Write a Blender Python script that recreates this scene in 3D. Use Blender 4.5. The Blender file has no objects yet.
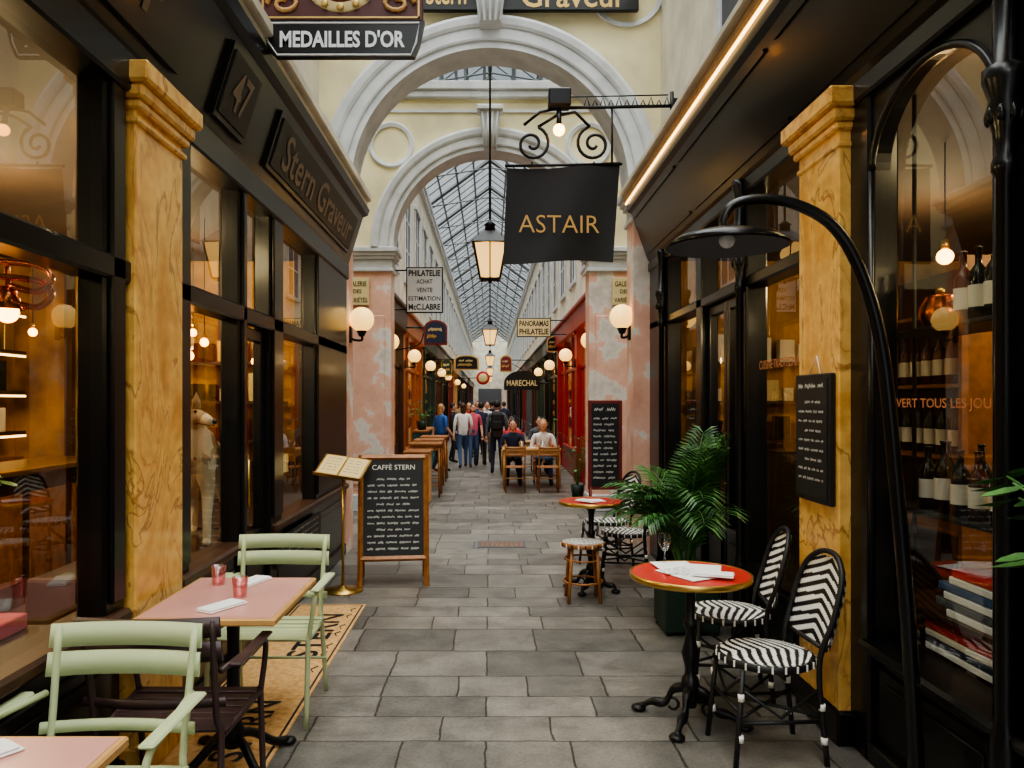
import bpy, math, random
from mathutils import Vector, Matrix
random.seed(7)
pi=math.pi; cos=math.cos; sin=math.sin
F=770.0; VX=490.0; VY=402.0; H=1.62
def W(px,py,Y): return ((px-VX)*Y/F, Y, H+(VY-py)*Y/F)

# ------------------------------------------------------------ materials
def lin(c):
    return tuple(((x/255.0)/12.92 if x/255.0<=0.04045 else ((x/255.0+0.055)/1.055)**2.4) for x in c)+(1.0,)
def mat(name,c,rough=0.5,metal=0.0,emis=0.0,ec=None,coat=0.0,noise=0.0,ns=6.0,bump=0.0,c2=None,spec=0.5):
    m=bpy.data.materials.new(name); m.use_nodes=True
    nt=m.node_tree; N=nt.nodes; L=nt.links
    b=N['Principled BSDF']
    b.inputs['Base Color'].default_value=lin(c)
    b.inputs['Roughness'].default_value=rough
    b.inputs['Metallic'].default_value=metal
    b.inputs['Specular IOR Level'].default_value=spec
    if coat: b.inputs['Coat Weight'].default_value=coat; b.inputs['Coat Roughness'].default_value=0.08
    if emis>0:
        b.inputs['Emission Color'].default_value=lin(ec or c); b.inputs['Emission Strength'].default_value=emis
    if noise>0 or c2 or bump>0:
        tc=N.new('ShaderNodeTexCoord'); no=N.new('ShaderNodeTexNoise')
        no.inputs['Scale'].default_value=ns; no.inputs['Detail'].default_value=8
        L.new(tc.outputs['Object'],no.inputs['Vector'])
        if noise>0 or c2:
            cr=N.new('ShaderNodeValToRGB')
            cr.color_ramp.elements[0].position=0.35; cr.color_ramp.elements[1].position=0.62
            if c2: a,bb=lin(c2),lin(c)
            else:
                k=1-noise; a=tuple(x*k for x in lin(c)[:3])+(1,); bb=lin(c)
            cr.color_ramp.elements[0].color=a; cr.color_ramp.elements[1].color=bb
            L.new(no.outputs['Fac'],cr.inputs['Fac']); L.new(cr.outputs['Color'],b.inputs['Base Color'])
        if bump>0:
            bp=N.new('ShaderNodeBump'); bp.inputs['Strength'].default_value=bump; bp.inputs['Distance'].default_value=0.01
            L.new(no.outputs['Fac'],bp.inputs['Height']); L.new(bp.outputs['Normal'],b.inputs['Normal'])
    return m
def glassmat(name,tint=(240,244,242),base=0.10,mx_=0.9,pw=3.6):
    m=bpy.data.materials.new(name); m.use_nodes=True; nt=m.node_tree; N=nt.nodes; L=nt.links
    N.remove(N['Principled BSDF']); o=N['Material Output']
    t=N.new('ShaderNodeBsdfTransparent'); t.inputs['Color'].default_value=lin(tint)
    g=N.new('ShaderNodeBsdfGlossy'); g.inputs['Roughness'].default_value=0.0
    f=N.new('ShaderNodeLayerWeight'); f.inputs['Blend'].default_value=0.5
    p=N.new('ShaderNodeMath'); p.operation='POWER'; p.inputs[1].default_value=pw; L.new(f.outputs['Facing'],p.inputs[0])
    q=N.new('ShaderNodeMath'); q.operation='MULTIPLY_ADD'; q.inputs[1].default_value=mx_-base; q.inputs[2].default_value=base; L.new(p.outputs[0],q.inputs[0])
    mx=N.new('ShaderNodeMixShader')
    L.new(q.outputs[0],mx.inputs[0]); L.new(t.outputs[0],mx.inputs[1]); L.new(g.outputs[0],mx.inputs[2]); L.new(mx.outputs[0],o.inputs[0])
    return m
def floor_mat():
    m=bpy.data.materials.new('paving_stone'); m.use_nodes=True; nt=m.node_tree; N=nt.nodes; L=nt.links
    b=N['Principled BSDF']; tc=N.new('ShaderNodeTexCoord')
    dn=N.new('ShaderNodeTexNoise'); dn.inputs['Scale'].default_value=7; dn.inputs['Detail'].default_value=8; dn.inputs['Roughness'].default_value=.7
    L.new(tc.outputs['Object'],dn.inputs['Vector'])
    mv=N.new('ShaderNodeVectorMath'); mv.operation='SCALE'; mv.inputs['Scale'].default_value=0.04
    L.new(dn.outputs['Color'],mv.inputs[0])
    ad=N.new('ShaderNodeVectorMath'); L.new(tc.outputs['Object'],ad.inputs[0]); L.new(mv.outputs[0],ad.inputs[1])
    # uneven course depth: warp Y by low-frequency waves
    sx=N.new('ShaderNodeSeparateXYZ'); L.new(ad.outputs[0],sx.inputs[0])
    w1=N.new('ShaderNodeMath'); w1.operation='MULTIPLY'; w1.inputs[1].default_value=3.1; L.new(sx.outputs['Y'],w1.inputs[0])
    w2=N.new('ShaderNodeMath'); w2.operation='SINE'; L.new(w1.outputs[0],w2.inputs[0])
    w3=N.new('ShaderNodeMath'); w3.operation='MULTIPLY_ADD'; w3.inputs[1].default_value=.11; L.new(w2.outputs[0],w3.inputs[0]); L.new(sx.outputs['Y'],w3.inputs[2])
    x1=N.new('ShaderNodeMath'); x1.operation='MULTIPLY'; x1.inputs[1].default_value=2.3; L.new(sx.outputs['X'],x1.inputs[0])
    x2=N.new('ShaderNodeMath'); x2.operation='SINE'; L.new(x1.outputs[0],x2.inputs[0])
    x3=N.new('ShaderNodeMath'); x3.operation='MULTIPLY_ADD'; x3.inputs[1].default_value=.13; L.new(x2.outputs[0],x3.inputs[0]); L.new(sx.outputs['X'],x3.inputs[2])
    cb=N.new('ShaderNodeCombineXYZ'); L.new(x3.outputs[0],cb.inputs['X']); L.new(w3.outputs[0],cb.inputs['Y'])
    br=N.new('ShaderNodeTexBrick'); L.new(cb.outputs[0],br.inputs['Vector'])
    br.inputs['Color1'].default_value=lin((158,153,147)); br.inputs['Color2'].default_value=lin((118,116,113)); br.inputs['Mortar'].default_value=lin((84,80,76))
    br.inputs['Scale'].default_value=1.0; br.inputs['Brick Width'].default_value=0.70; br.inputs['Row Height'].default_value=0.36
    br.inputs['Mortar Size'].default_value=0.008; br.inputs['Mortar Smooth'].default_value=1.0; br.offset=0.41; br.offset_frequency=2; br.squash=.72; br.squash_frequency=3
    n2=N.new('ShaderNodeTexNoise'); n2.inputs['Scale'].default_value=60; n2.inputs['Detail'].default_value=10; n2.inputs['Roughness'].default_value=0.8
    L.new(tc.outputs['Object'],n2.inputs['Vector'])
    n3=N.new('ShaderNodeTexNoise'); n3.inputs['Scale'].default_value=4.2; n3.inputs['Detail'].default_value=12; n3.inputs['Roughness'].default_value=.72; L.new(tc.outputs['Object'],n3.inputs['Vector'])
    n4=N.new('ShaderNodeTexNoise'); n4.inputs['Scale'].default_value=.8; n4.inputs['Detail'].default_value=4; L.new(tc.outputs['Object'],n4.inputs['Vector'])
    def ramp(src,p0,p1,a,c):
        r=N.new('ShaderNodeValToRGB'); r.color_ramp.elements[0].position=p0; r.color_ramp.elements[1].position=p1
        r.color_ramp.elements[0].color=(a,a,a*.99,1); r.color_ramp.elements[1].color=(c,c*.99,c*.97,1); L.new(src.outputs['Fac'],r.inputs['Fac']); return r
    cur=br.outputs['Color']
    for r in (ramp(n2,.3,.72,.5,1.2),ramp(n3,.36,.64,.62,1.14),ramp(n4,.38,.62,.8,1.05)):
        m1=N.new('ShaderNodeMixRGB'); m1.blend_type='MULTIPLY'; m1.inputs[0].default_value=1; L.new(cur,m1.inputs[1]); L.new(r.outputs['Color'],m1.inputs[2]); cur=m1.outputs['Color']
    L.new(cur,b.inputs['Base Color'])
    rr=N.new('ShaderNodeMapRange'); rr.inputs['To Min'].default_value=.2; rr.inputs['To Max'].default_value=.6; L.new(n3.outputs['Fac'],rr.inputs['Value']); L.new(rr.outputs[0],b.inputs['Roughness'])
    iv=N.new('ShaderNodeMath'); iv.operation='MULTIPLY_ADD'; iv.inputs[1].default_value=-.9; L.new(br.outputs['Fac'],iv.inputs[0]); L.new(n3.outputs['Fac'],iv.inputs[2])
    bp=N.new('ShaderNodeBump'); bp.inputs['Strength'].default_value=.7; bp.inputs['Distance'].default_value=.016
    L.new(iv.outputs[0],bp.inputs['Height']); L.new(bp.outputs['Normal'],b.inputs['Normal'])
    return m
def marble_mat():
    m=bpy.data.materials.new('yellow_marble'); m.use_nodes=True; nt=m.node_tree; N=nt.nodes; L=nt.links
    b=N['Principled BSDF']; b.inputs['Roughness'].default_value=.26; b.inputs['Coat Weight'].default_value=.3; b.inputs['Coat Roughness'].default_value=.12; tc=N.new('ShaderNodeTexCoord')
    mp=N.new('ShaderNodeMapping'); mp.inputs['Scale'].default_value=(1,1,.45); mp.inputs['Rotation'].default_value=(.6,.2,0); L.new(tc.outputs['Object'],mp.inputs[0])
    n=N.new('ShaderNodeTexNoise'); n.inputs['Scale'].default_value=2.0; n.inputs['Detail'].default_value=9; n.inputs['Roughness'].default_value=.52; n.inputs['Distortion'].default_value=1.3
    L.new(mp.outputs[0],n.inputs['Vector'])
    r=N.new('ShaderNodeValToRGB'); e=r.color_ramp.elements
    e[0].position=.25; e[0].color=lin((188,128,56)); e[1].position=.78; e[1].color=lin((246,206,122))
    for p_,c_ in ((.40,(222,166,84)),(.484,(236,188,102)),(.497,(170,116,62)),(.51,(238,192,108)),(.585,(226,172,92)),(.592,(190,134,76)),(.6,(230,180,98))):
        x=e.new(p_); x.color=lin(c_)
    L.new(n.outputs['Fac'],r.inputs['Fac'])
    n2=N.new('ShaderNodeTexNoise'); n2.inputs['Scale'].default_value=14; n2.inputs['Detail'].default_value=8; L.new(tc.outputs['Object'],n2.inputs['Vector'])
    r2=N.new('ShaderNodeValToRGB'); r2.color_ramp.elements[0].position=.35; r2.color_ramp.elements[1].position=.65; r2.color_ramp.elements[0].color=(.82,.8,.76,1); r2.color_ramp.elements[1].color=(1.04,1.04,1.04,1); L.new(n2.outputs['Fac'],r2.inputs['Fac'])
    mm=N.new('ShaderNodeMixRGB'); mm.blend_type='MULTIPLY'; mm.inputs[0].default_value=1; L.new(r.outputs['Color'],mm.inputs[1]); L.new(r2.outputs['Color'],mm.inputs[2]); L.new(mm.outputs['Color'],b.inputs['Base Color'])
    return m
def peel_mat():
    m=bpy.data.materials.new('pink_peeling_stucco'); m.use_nodes=True; nt=m.node_tree; N=nt.nodes; L=nt.links
    b=N['Principled BSDF']; b.inputs['Roughness'].default_value=.75; tc=N.new('ShaderNodeTexCoord')
    n=N.new('ShaderNodeTexNoise'); n.inputs['Scale'].default_value=2.0; n.inputs['Detail'].default_value=12; n.inputs['Roughness'].default_value=.6; L.new(tc.outputs['Object'],n.inputs['Vector'])
    r=N.new('ShaderNodeValToRGB'); e=r.color_ramp.elements; e[0].position=.53; e[0].color=lin((232,186,164)); e[1].position=.56; e[1].color=lin((226,218,210))
    x=e.new(.3); x.color=lin((210,156,134)); x=e.new(.68); x.color=lin((200,190,180)); L.new(n.outputs['Fac'],r.inputs['Fac']); L.new(r.outputs['Color'],b.inputs['Base Color'])
    return m
M={}
M['floor']=floor_mat(); M['marble']=marble_mat(); M['peel']=peel_mat()
M['black']=mat('black_gloss_paint',(17,16,16),.28,coat=.08,spec=.4)
M['blackm']=mat('black_matte',(22,22,23),.5)
M['iron']=mat('cast_iron',(24,24,26),.4,.3)
M['cream']=mat('cream_stucco',(238,226,184),.8,noise=.26,ns=1.7)
M['upper']=mat('pale_stucco',(232,225,206),.8,noise=.25,ns=2.2)
M['mould']=mat('white_moulding',(212,214,216),.6,noise=.2,ns=4)
M['glass']=glassmat('shop_glass')
M['roofglass']=glassmat('roof_glass',(208,214,216),.04,.5,5)
M['steel']=mat('roof_steel',(84,86,86),.5,.3)
M['brass']=mat('brass',(200,164,92),.3,.9)
M['copper']=mat('copper',(206,116,66),.25,1)
M['gold']=mat('gold_letters',(204,168,98),.4,.3)
M['bronze']=mat('bronze_letters',(112,98,82),.4,.4)
M['bronzel']=mat('window_gilt_letters',(190,124,84),.5)
M['wood']=mat('oak_wood',(168,110,60),.45,noise=.35,ns=14)
M['woodd']=mat('dark_wood',(72,46,30),.4,noise=.3,ns=12)
M['woodl']=mat('light_wood',(206,160,100),.5,noise=.2,ns=14)
M['orange']=mat('orange_shop_paint',(176,96,44),.45,noise=.2,ns=8)
M['green']=mat('sage_green_paint',(186,198,156),.45)
M['brown']=mat('aubergine_paint',(66,48,48),.4)
M['pink']=mat('pink_laminate',(206,152,142),.3)
M['redtop']=mat('red_laminate',(196,56,46),.3)
M['white']=mat('white_cloth',(240,240,238),.7)
M['paper']=mat('paper',(240,239,234),.7)
M['chalk']=mat('chalk',(225,225,220),.8)
M['slate']=mat('chalkboard',(28,30,31),.5,noise=.2,ns=5)
M['weavew']=mat('woven_white',(236,234,226),.5)
M['weaveb']=mat('woven_black',(24,23,24),.5)
M['leaf']=mat('palm_leaf',(58,104,44),.45,c2=(34,70,30),ns=8)
M['leaf2']=mat('plant_leaf',(88,136,68),.45,c2=(56,98,46),ns=8)
M['pot']=mat('green_planter',(30,52,40),.5)
M['soil']=mat('soil',(45,34,26),.9)
M['globe']=mat('lit_opal_globe',(255,226,170),.4,emis=1.7,ec=(255,198,104))
M['bulb']=mat('warm_bulb',(255,200,120),.4,emis=18,ec=(255,160,70))
M['lantg']=mat('lantern_glass_lit',(250,220,160),.3,emis=1.3,ec=(255,194,104))
M['led']=mat('led_strip',(255,240,210),.4,emis=6,ec=(255,206,130))
M['mosaic']=mat('mosaic_ochre',(232,188,128),.6,c2=(208,156,94),ns=30,bump=.4)
M['pinkglass']=glassmat('pink_tumbler',(250,214,214),.1,.7,2)
M['clearglass']=glassmat('clear_tumbler',(246,250,250),.08,.8,2)
M['red']=mat('red_shop_paint',(160,30,34),.35)
M['redb']=mat('red_frame',(112,32,30),.45)
M['signcream']=mat('cream_sign',(220,200,146),.6)
M['signwhite']=mat('white_sign',(228,230,232),.6)
M['signblk']=mat('sign_black_text',(24,26,34),.6)
M['maroon']=mat('maroon_sign',(78,28,26),.5)
M['flag']=mat('black_fabric',(24,24,27),.75)
M['flagtxt']=mat('flag_gold_text',(190,148,80),.6)
M['int']=mat('interior_dark',(70,50,34),.8,noise=.3,ns=3)
M['intwarm']=mat('interior_ochre',(196,146,66),.8,c2=(110,72,32),ns=1.8)
M['intfloor']=mat('interior_floor',(84,66,50),.5,noise=.3,ns=5)
M['bottle']=mat('bottle_glass',(20,28,18),.12,coat=.5)
M['bottle2']=mat('bottle_amber',(84,40,18),.15,coat=.5)
M['label']=mat('bottle_label',(232,226,208),.7)
M['skin']=mat('skin',(220,170,144),.6)
M['hair1']=mat('hair_brown',(56,38,28),.6); M['hair2']=mat('hair_black',(24,22,22),.6); M['hair3']=mat('hair_blond',(176,138,92),.6)
for k,c in dict(navy=(34,42,66),grey=(88,90,96),rose=(206,96,116),white2=(226,226,222),denim=(66,90,128),khaki=(146,130,98),dark=(36,35,38),teal=(52,104,112),redc=(184,50,50),blue=(52,96,170)).items(): M['c_'+k]=mat('cloth_'+k,c,.85)
M['fur']=mat('wolf_fur',(206,186,152),.9,c2=(128,104,78),ns=9,bump=.8)
M['furl']=mat('wolf_fur_light',(228,214,186),.9,bump=.8,ns=20)
M['eye']=mat('eye',(18,14,10),.1)
M['glowwall']=mat('selflit_shop_wall',(200,150,82),.8,emis=.5,ec=(255,170,80),noise=.6,ns=3)  # weak warm glow put into the wall material, imitates a lamp-lit interior

# ------------------------------------------------------------ mesh builder
_tc={}
def text_data(s,off=0.0,ext=0.0):
    k=(s,off,ext)
    if k in _tc: return _tc[k]
    cu=bpy.data.curves.new('t','FONT'); cu.body=s; cu.size=1; cu.offset=off; cu.resolution_u=3; cu.extrude=0
    ob=bpy.data.objects.new('t',cu); bpy.context.scene.collection.objects.link(ob)
    dg=bpy.context.evaluated_depsgraph_get(); me=bpy.data.meshes.new_from_object(ob.evaluated_get(dg))
    vs=[tuple(v.co) for v in me.vertices]; fs=[tuple(p.vertices) for p in me.polygons]
    bpy.data.objects.remove(ob); bpy.data.curves.remove(cu); bpy.data.meshes.remove(me)
    if not vs: return ([],[],1,1)
    x0=min(v[0] for v in vs); x1=max(v[0] for v in vs); y0=min(v[1] for v in vs); y1=max(v[1] for v in vs)
    vs=[((v[0]-(x0+x1)/2)/(x1-x0),(v[1]-(y0+y1)/2)/(y1-y0)) for v in vs]
    _tc[k]=(vs,fs,x1-x0,y1-y0); return _tc[k]
class MB:
    def __init__(s,name): s.name=name; s.v=[]; s.f=[]; s.m=[]; s.sm=[]; s.mats=[]; s.M=Matrix.Identity(4)
    def mi(s,m):
        if isinstance(m,str): m=M[m]
        if m not in s.mats: s.mats.append(m)
        return s.mats.index(m)
    def add(s,vs,fs,m,sm=False):
        o=len(s.v); 
        for v in vs: s.v.append(tuple(s.M@Vector(v)))
        k=s.mi(m)
        for f in fs: s.f.append(tuple(i+o for i in f)); s.m.append(k); s.sm.append(sm)
    def b(s,x0,x1,y0,y1,z0,z1,m,bev=0):
        if x0>x1:x0,x1=x1,x0
        if y0>y1:y0,y1=y1,y0
        if z0>z1:z0,z1=z1,z0
        e=min(bev,(x1-x0)/2.1,(y1-y0)/2.1,(z1-z0)/2.1)
        if e<=0:
            vs=[(x,y,z) for x in(x0,x1) for y in(y0,y1) for z in(z0,z1)]
            s.add(vs,[(0,1,3,2),(4,6,7,5),(0,4,5,1),(2,3,7,6),(0,2,6,4),(1,5,7,3)],m)
        else:
            vs=[];idx={}
            X=(x0,x1);Y=(y0,y1);Z=(z0,z1)
            for i in(0,1):
                for j in(0,1):
                    for k in(0,1):
                        sx=1 if i==0 else -1; sy=1 if j==0 else -1; sz=1 if k==0 else -1
                        idx[(i,j,k,0)]=len(vs); vs.append((X[i],Y[j]+sy*e,Z[k]+sz*e))
                        idx[(i,j,k,1)]=len(vs); vs.append((X[i]+sx*e,Y[j],Z[k]+sz*e))
                        idx[(i,j,k,2)]=len(vs); vs.append((X[i]+sx*e,Y[j]+sy*e,Z[k]))
            I=idx; fs=[]
            for i in(0,1): fs.append((I[i,0,0,0],I[i,1,0,0],I[i,1,1,0],I[i,0,1,0]))
            for j in(0,1): fs.append((I[0,j,0,1],I[1,j,0,1],I[1,j,1,1],I[0,j,1,1]))
            for k in(0,1): fs.append((I[0,0,k,2],I[1,0,k,2],I[1,1,k,2],I[0,1,k,2]))
            for i in(0,1):
                for j in(0,1): fs.append((I[i,j,0,0],I[i,j,1,0],I[i,j,1,1],I[i,j,0,1]))
                for k in(0,1): fs.append((I[i,0,k,0],I[i,1,k,0],I[i,1,k,2],I[i,0,k,2]))
            for j in(0,1):
                for k in(0,1): fs.append((I[0,j,k,1],I[1,j,k,1],I[1,j,k,2],I[0,j,k,2]))
            for i in(0,1):
                for j in(0,1):
                    for k in(0,1): fs.append((I[i,j,k,0],I[i,j,k,1],I[i,j,k,2]))
            s.add(vs,fs,m)
    def lathe(s,prof,c,m,seg=20,sm=True,axis=None,cap=True):
        vs=[];fs=[];n=len(prof)
        A=axis or Matrix.Identity(3)
        for i in range(seg):
            a=2*pi*i/seg
            for r,z in prof: vs.append(tuple(Vector(c)+A@Vector((r*cos(a),r*sin(a),z))))
        for i in range(seg):
            j=(i+1)%seg
            for k in range(n-1): fs.append((i*n+k,j*n+k,j*n+k+1,i*n+k+1))
        if cap and prof[0][0]>1e-4: fs.append(tuple(i*n for i in range(seg))[::-1])
        if cap and prof[-1][0]>1e-4: fs.append(tuple(i*n+n-1 for i in range(seg)))
        s.add(vs,fs,m,sm)
    def disc(s,r,c,m,seg=48):
        s.add([(c[0]+r*cos(2*pi*i/seg),c[1]+r*sin(2*pi*i/seg),c[2]) for i in range(seg)],[tuple(range(seg))],m)
    def cyl(s,p,q,r,m,seg=12): s.tube([p,q],r,m,seg)
    def tube(s,pts,r,m,seg=8,closed=False,flat=1.0):
        P=[Vector(p) for p in pts]; n=len(P)
        R=r if isinstance(r,(list,tuple)) else [r]*n
        T=[]
        for i in range(n):
            a=P[(i-1)%n] if (closed or i>0) else P[i]; b=P[(i+1)%n] if (closed or i<n-1) else P[i]
            d=(b-a); T.append(d.normalized() if d.length>1e-9 else Vector((0,0,1)))
        up=Vector((0,0,1)) if abs(T[0].z)<.9 else Vector((1,0,0))
        u=T[0].cross(up).normalized(); vs=[];fs=[]
        for i in range(n):
            u=(u-T[i]*u.dot(T[i])).normalized(); w=T[i].cross(u)
            for k in range(seg):
                a=2*pi*k/seg; vs.append(tuple(P[i]+(u*cos(a)+w*sin(a)*flat)*R[i]))
        for i in range(n if closed else n-1):
            j=(i+1)%n
            for k in range(seg):
                l=(k+1)%seg; fs.append((i*seg+k,i*seg+l,j*seg+l,j*seg+k))
        if not closed:
            fs.append(tuple(range(seg))[::-1]); fs.append(tuple((n-1)*seg+k for k in range(seg)))
        s.add(vs,fs,m,seg>4)
    def sph(s,c,r,m,seg=16,rings=10):
        if not isinstance(r,(tuple,list)): r=(r,r,r)
        vs=[];fs=[]
        for i in range(rings+1):
            t=pi*i/rings
            for k in range(seg):
                a=2*pi*k/seg; vs.append((c[0]+r[0]*sin(t)*cos(a),c[1]+r[1]*sin(t)*sin(a),c[2]+r[2]*cos(t)))
        for i in range(rings):
            for k in range(seg):
                l=(k+1)%seg; fs.append((i*seg+k,(i+1)*seg+k,(i+1)*seg+l,i*seg+l))
        s.add(vs,fs,m,True)
    def prismY(s,poly,y0,y1,m):
        n=len(poly); vs=[(x,y0,z) for x,z in poly]+[(x,y1,z) for x,z in poly]
        fs=[tuple(range(n)),tuple(range(2*n-1,n-1,-1))]+[(i,(i+1)%n,n+(i+1)%n,n+i) for i in range(n)]
        s.add(vs,fs,m)
    def prismX(s,poly,x0,x1,m):
        n=len(poly); vs=[(x0,y,z) for y,z in poly]+[(x1,y,z) for y,z in poly]
        fs=[tuple(range(n)),tuple(range(2*n-1,n-1,-1))]+[(i,(i+1)%n,n+(i+1)%n,n+i) for i in range(n)]
        s.add(vs,fs,m)
    def text(s,t,w,h,m,o,xd,yd,off=0.0,lift=0.002):
        vs,fs,aw,ah=text_data(t,off); o=Vector(o); xd=Vector(xd).normalized(); yd=Vector(yd).normalized(); n=xd.cross(yd)
        if w is None: w=h*aw/ah
        s.add([tuple(o+xd*(v[0]*w)+yd*(v[1]*h)+n*lift) for v in vs],fs,m)
        return w
    def scribble(s,o,xd,yd,w,h,m,lift=.002,th=.0022,seed=0):
        rg=random.Random(seed); o=Vector(o); xd=Vector(xd).normalized(); yd=Vector(yd).normalized(); n=xd.cross(yd)
        x=-w/2
        while x<w/2-h:
            wl=min(h*rg.uniform(1.5,5),w/2-x); k=int(wl/(h*.28))+2; pts=[]
            for i in range(k):
                pts.append((x+wl*i/k, h*(.5 if i%2 else -.5)*rg.uniform(.35,1.0)))
            for a,b2 in zip(pts,pts[1:]):
                d=Vector((b2[0]-a[0],b2[1]-a[1])); 
                if d.length<1e-6: continue
                p=Vector((-d.y,d.x)).normalized()*th/2
                q=[(a[0]+p.x,a[1]+p.y),(b2[0]+p.x,b2[1]+p.y),(b2[0]-p.x,b2[1]-p.y),(a[0]-p.x,a[1]-p.y)]
                s.add([tuple(o+xd*u+yd*v+n*lift) for u,v in q],[(0,1,2,3)],m)
            x+=wl+h*.7
    def build(s):
        me=bpy.data.meshes.new(s.name); me.from_pydata(s.v,[],s.f)
        for m in s.mats: me.materials.append(m)
        me.polygons.foreach_set('material_index',s.m); me.polygons.foreach_set('use_smooth',s.sm); me.update()
        ob=bpy.data.objects.new(s.name,me); bpy.context.scene.collection.objects.link(ob); return ob
def place(mb,x,y,z=0,rot=0,sc=1): mb.M=Matrix.Translation((x,y,z))@Matrix.Rotation(rot,4,'Z')@Matrix.Scale(sc,4)
def bez(pts,n=24):
    P=[Vector(p) for p in pts]; P=[P[0]*2-P[1]]+P+[P[-1]*2-P[-2]]; out=[]
    segs=len(P)-3; per=max(2,n//segs)
    for i in range(segs):
        a,b,c,d=P[i:i+4]
        for k in range(per):
            t=k/per; out.append(.5*((2*b)+(c-a)*t+(2*a-5*b+4*c-d)*t*t+(-a+3*b-3*c+d)*t**3))
    out.append(P[-2]); return [tuple(p) for p in out]

# ------------------------------------------------------------ floor
mb=MB('floor'); mb.b(-8,8,-6,82,-.1,0,'floor'); mb.build()
mb=MB('floor_mosaic')
mb.b(-1.54,-.99,3.2,6.15,0,.006,'mosaic')
for x in (-1.52,-1.02): mb.b(x,x+.012,3.22,6.13,.006,.007,'signblk')
for y in (3.22,6.115): mb.b(-1.52,-1.01,y,y+.012,.006,.007,'signblk')
mb.text('STERN',1.0,.2,'signblk',(-1.2,5.35,.007),(0,1,0),(-1,0,0),off=.01)
mb.text('STERN',.7,.16,'signblk',(-1.2,3.8,.007),(0,1,0),(-1,0,0),off=.01)
for i in range(7):
    y=4.6+.05*(i%2)+i*.22
    mb.tube([(-1.06,y,.0075),(-1.08,y+.05,.0075),(-1.05,y+.1,.0075)],.004,'signblk',4)
mb.build()
mb=MB('floor_drain_plate')
mb.b(-.14,.4,8.55,8.95,0,.006,'c_grey')
for i in range(9):
    for j in range(4): mb.b(-.1+i*.055,-.07+i*.055,8.6+j*.08,8.65+j*.08,.006,.009,'wood')
mb.build()

# ------------------------------------------------------------ left facade
mb=MB('stern_shopfront')
fx0,fx1=-1.66,-1.54
for (a,b_) in ((-6,3.24),(3.77,4.77),(5.44,8.2)):
    mb.b(-1.7,-1.56,a,b_,0,.7,'black')
    n=max(1,int((b_-a)/.95)); w=(b_-a)/n
    for i in range(n):
        y0=a+i*w+.09; y1=a+(i+1)*w-.09
        mb.b(-1.56,-1.545,y0,y1,.2,.6,'black',.008); mb.b(-1.545,-1.535,y0+.05,y1-.05,.25,.55,'black',.006)
    mb.b(-1.58,-1.53,a,b_,0,.12,'black',.01)
    mb.b(-1.72,-1.50,a,b_,.7,.76,'woodd',.015)
for (a,b_) in ((-2.9,-2.7),(-.9,-.7),(1.05,1.2),(3.08,3.25),(3.76,3.95),(4.73,4.86),(5.40,5.70),(6.8,8.2)):
    mb.b(fx0,fx1,a,b_,.7 if not(4.7<a<5.5) else 0,3.05,'black',.012)
    mb.b(fx1-.005,fx1+.02,a+.03,b_-.03,.8,2.95,'black',.008)
mb.b(fx0,fx1+.02,-6,8.2,2.12,2.22,'black',.012)
mb.b(fx0,fx1+.04,-6,8.2,2.92,3.09,'black',.012)
mb.build()
mb=MB('marble_pilaster')
mb.b(-1.66,-1.5,3.26,3.76,0,2.88,'marble',.006)
mb.b(-1.66,-1.48,3.25,3.77,2.80,2.83,'marble',.008)
mb.b(-1.66,-1.47,3.24,3.78,2.86,2.90,'marble',.01); mb.b(-1.66,-1.45,3.22,3.80,2.9,2.96,'marble',.012); mb.b(-1.66,-1.42,3.2,3.82,2.96,3.05,'marble',.012)
mb.b(-1.66,-1.47,3.24,3.78,0,.16,'marble',.01)
mb.build()
mb=MB('shop_fascia')
poly=[(-1.75,3.05),(-1.52,3.05),(-1.50,3.10),(-1.35,3.58),(-1.30,3.60),(-1.28,3.66),(-1.34,3.68),(-1.75,3.68)]
mb.prismY(poly,-6,8.19,'black')
yd=Vector((.15,0,.48)).normalized(); nn=Vector((0,1,0)).cross(yd)
def on_l(y,t,l=0): return tuple(Vector((-1.50,y,3.10))+yd*t+nn*l)
def plateL(y0,y1,t0,t1,l0,l1,m):
    c=[on_l(y0,t0,l0),on_l(y1,t0,l0),on_l(y1,t1,l0),on_l(y0,t1,l0),on_l(y0,t0,l1),on_l(y1,t0,l1),on_l(y1,t1,l1),on_l(y0,t1,l1)]
    mb.add(c,[(0,1,2,3),(4,5,6,7),(0,1,5,4),(1,2,6,5),(2,3,7,6),(3,0,4,7)],m)
plateL(5.0,7.9,.06,.44,0,.025,'black'); plateL(5.05,7.85,.09,.41,.025,.035,'blackm')
plateL(4.05,4.55,.05,.45,0,.03,'black'); plateL(4.08,4.52,.08,.42,.03,.04,'blackm')
plateL(1.2,3.6,.06,.44,0,.025,'black')
mb.text('Stern Graveur',2.45,.24,'bronze',on_l(6.45,.25,.037),(0,1,0),yd,off=.012,lift=.003)
mb.text('47',.26,.22,'bronze',on_l(4.3,.25,.042),(0,1,0),yd,off=.015)
mb.text('Graveur',1.4,.2,'bronze',on_l(2.6,.25,.028),(0,1,0),yd,off=.012)
mb.build()
def pane(n,x,y0,y1,z0,z1):
    m=MB('window_%d'%n); m.add([(x,y0,z0),(x,y1,z0),(x,y1,z1),(x,y0,z1)],[(0,1,2,3)],'glass'); return m.build()
k=1
for (a,b_) in ((-2.7,-.9),(-.7,1.05),(1.2,3.08),(3.95,4.73),(5.70,6.8)):
    pane(k,-1.6,a,b_,.76,2.12); k+=1
    pane(k,-1.6,a,b_,2.22,2.92); k+=1
pane(k,-1.6,4.86,5.40,2.22,2.92); k+=1
mb=MB('door_1')
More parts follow.
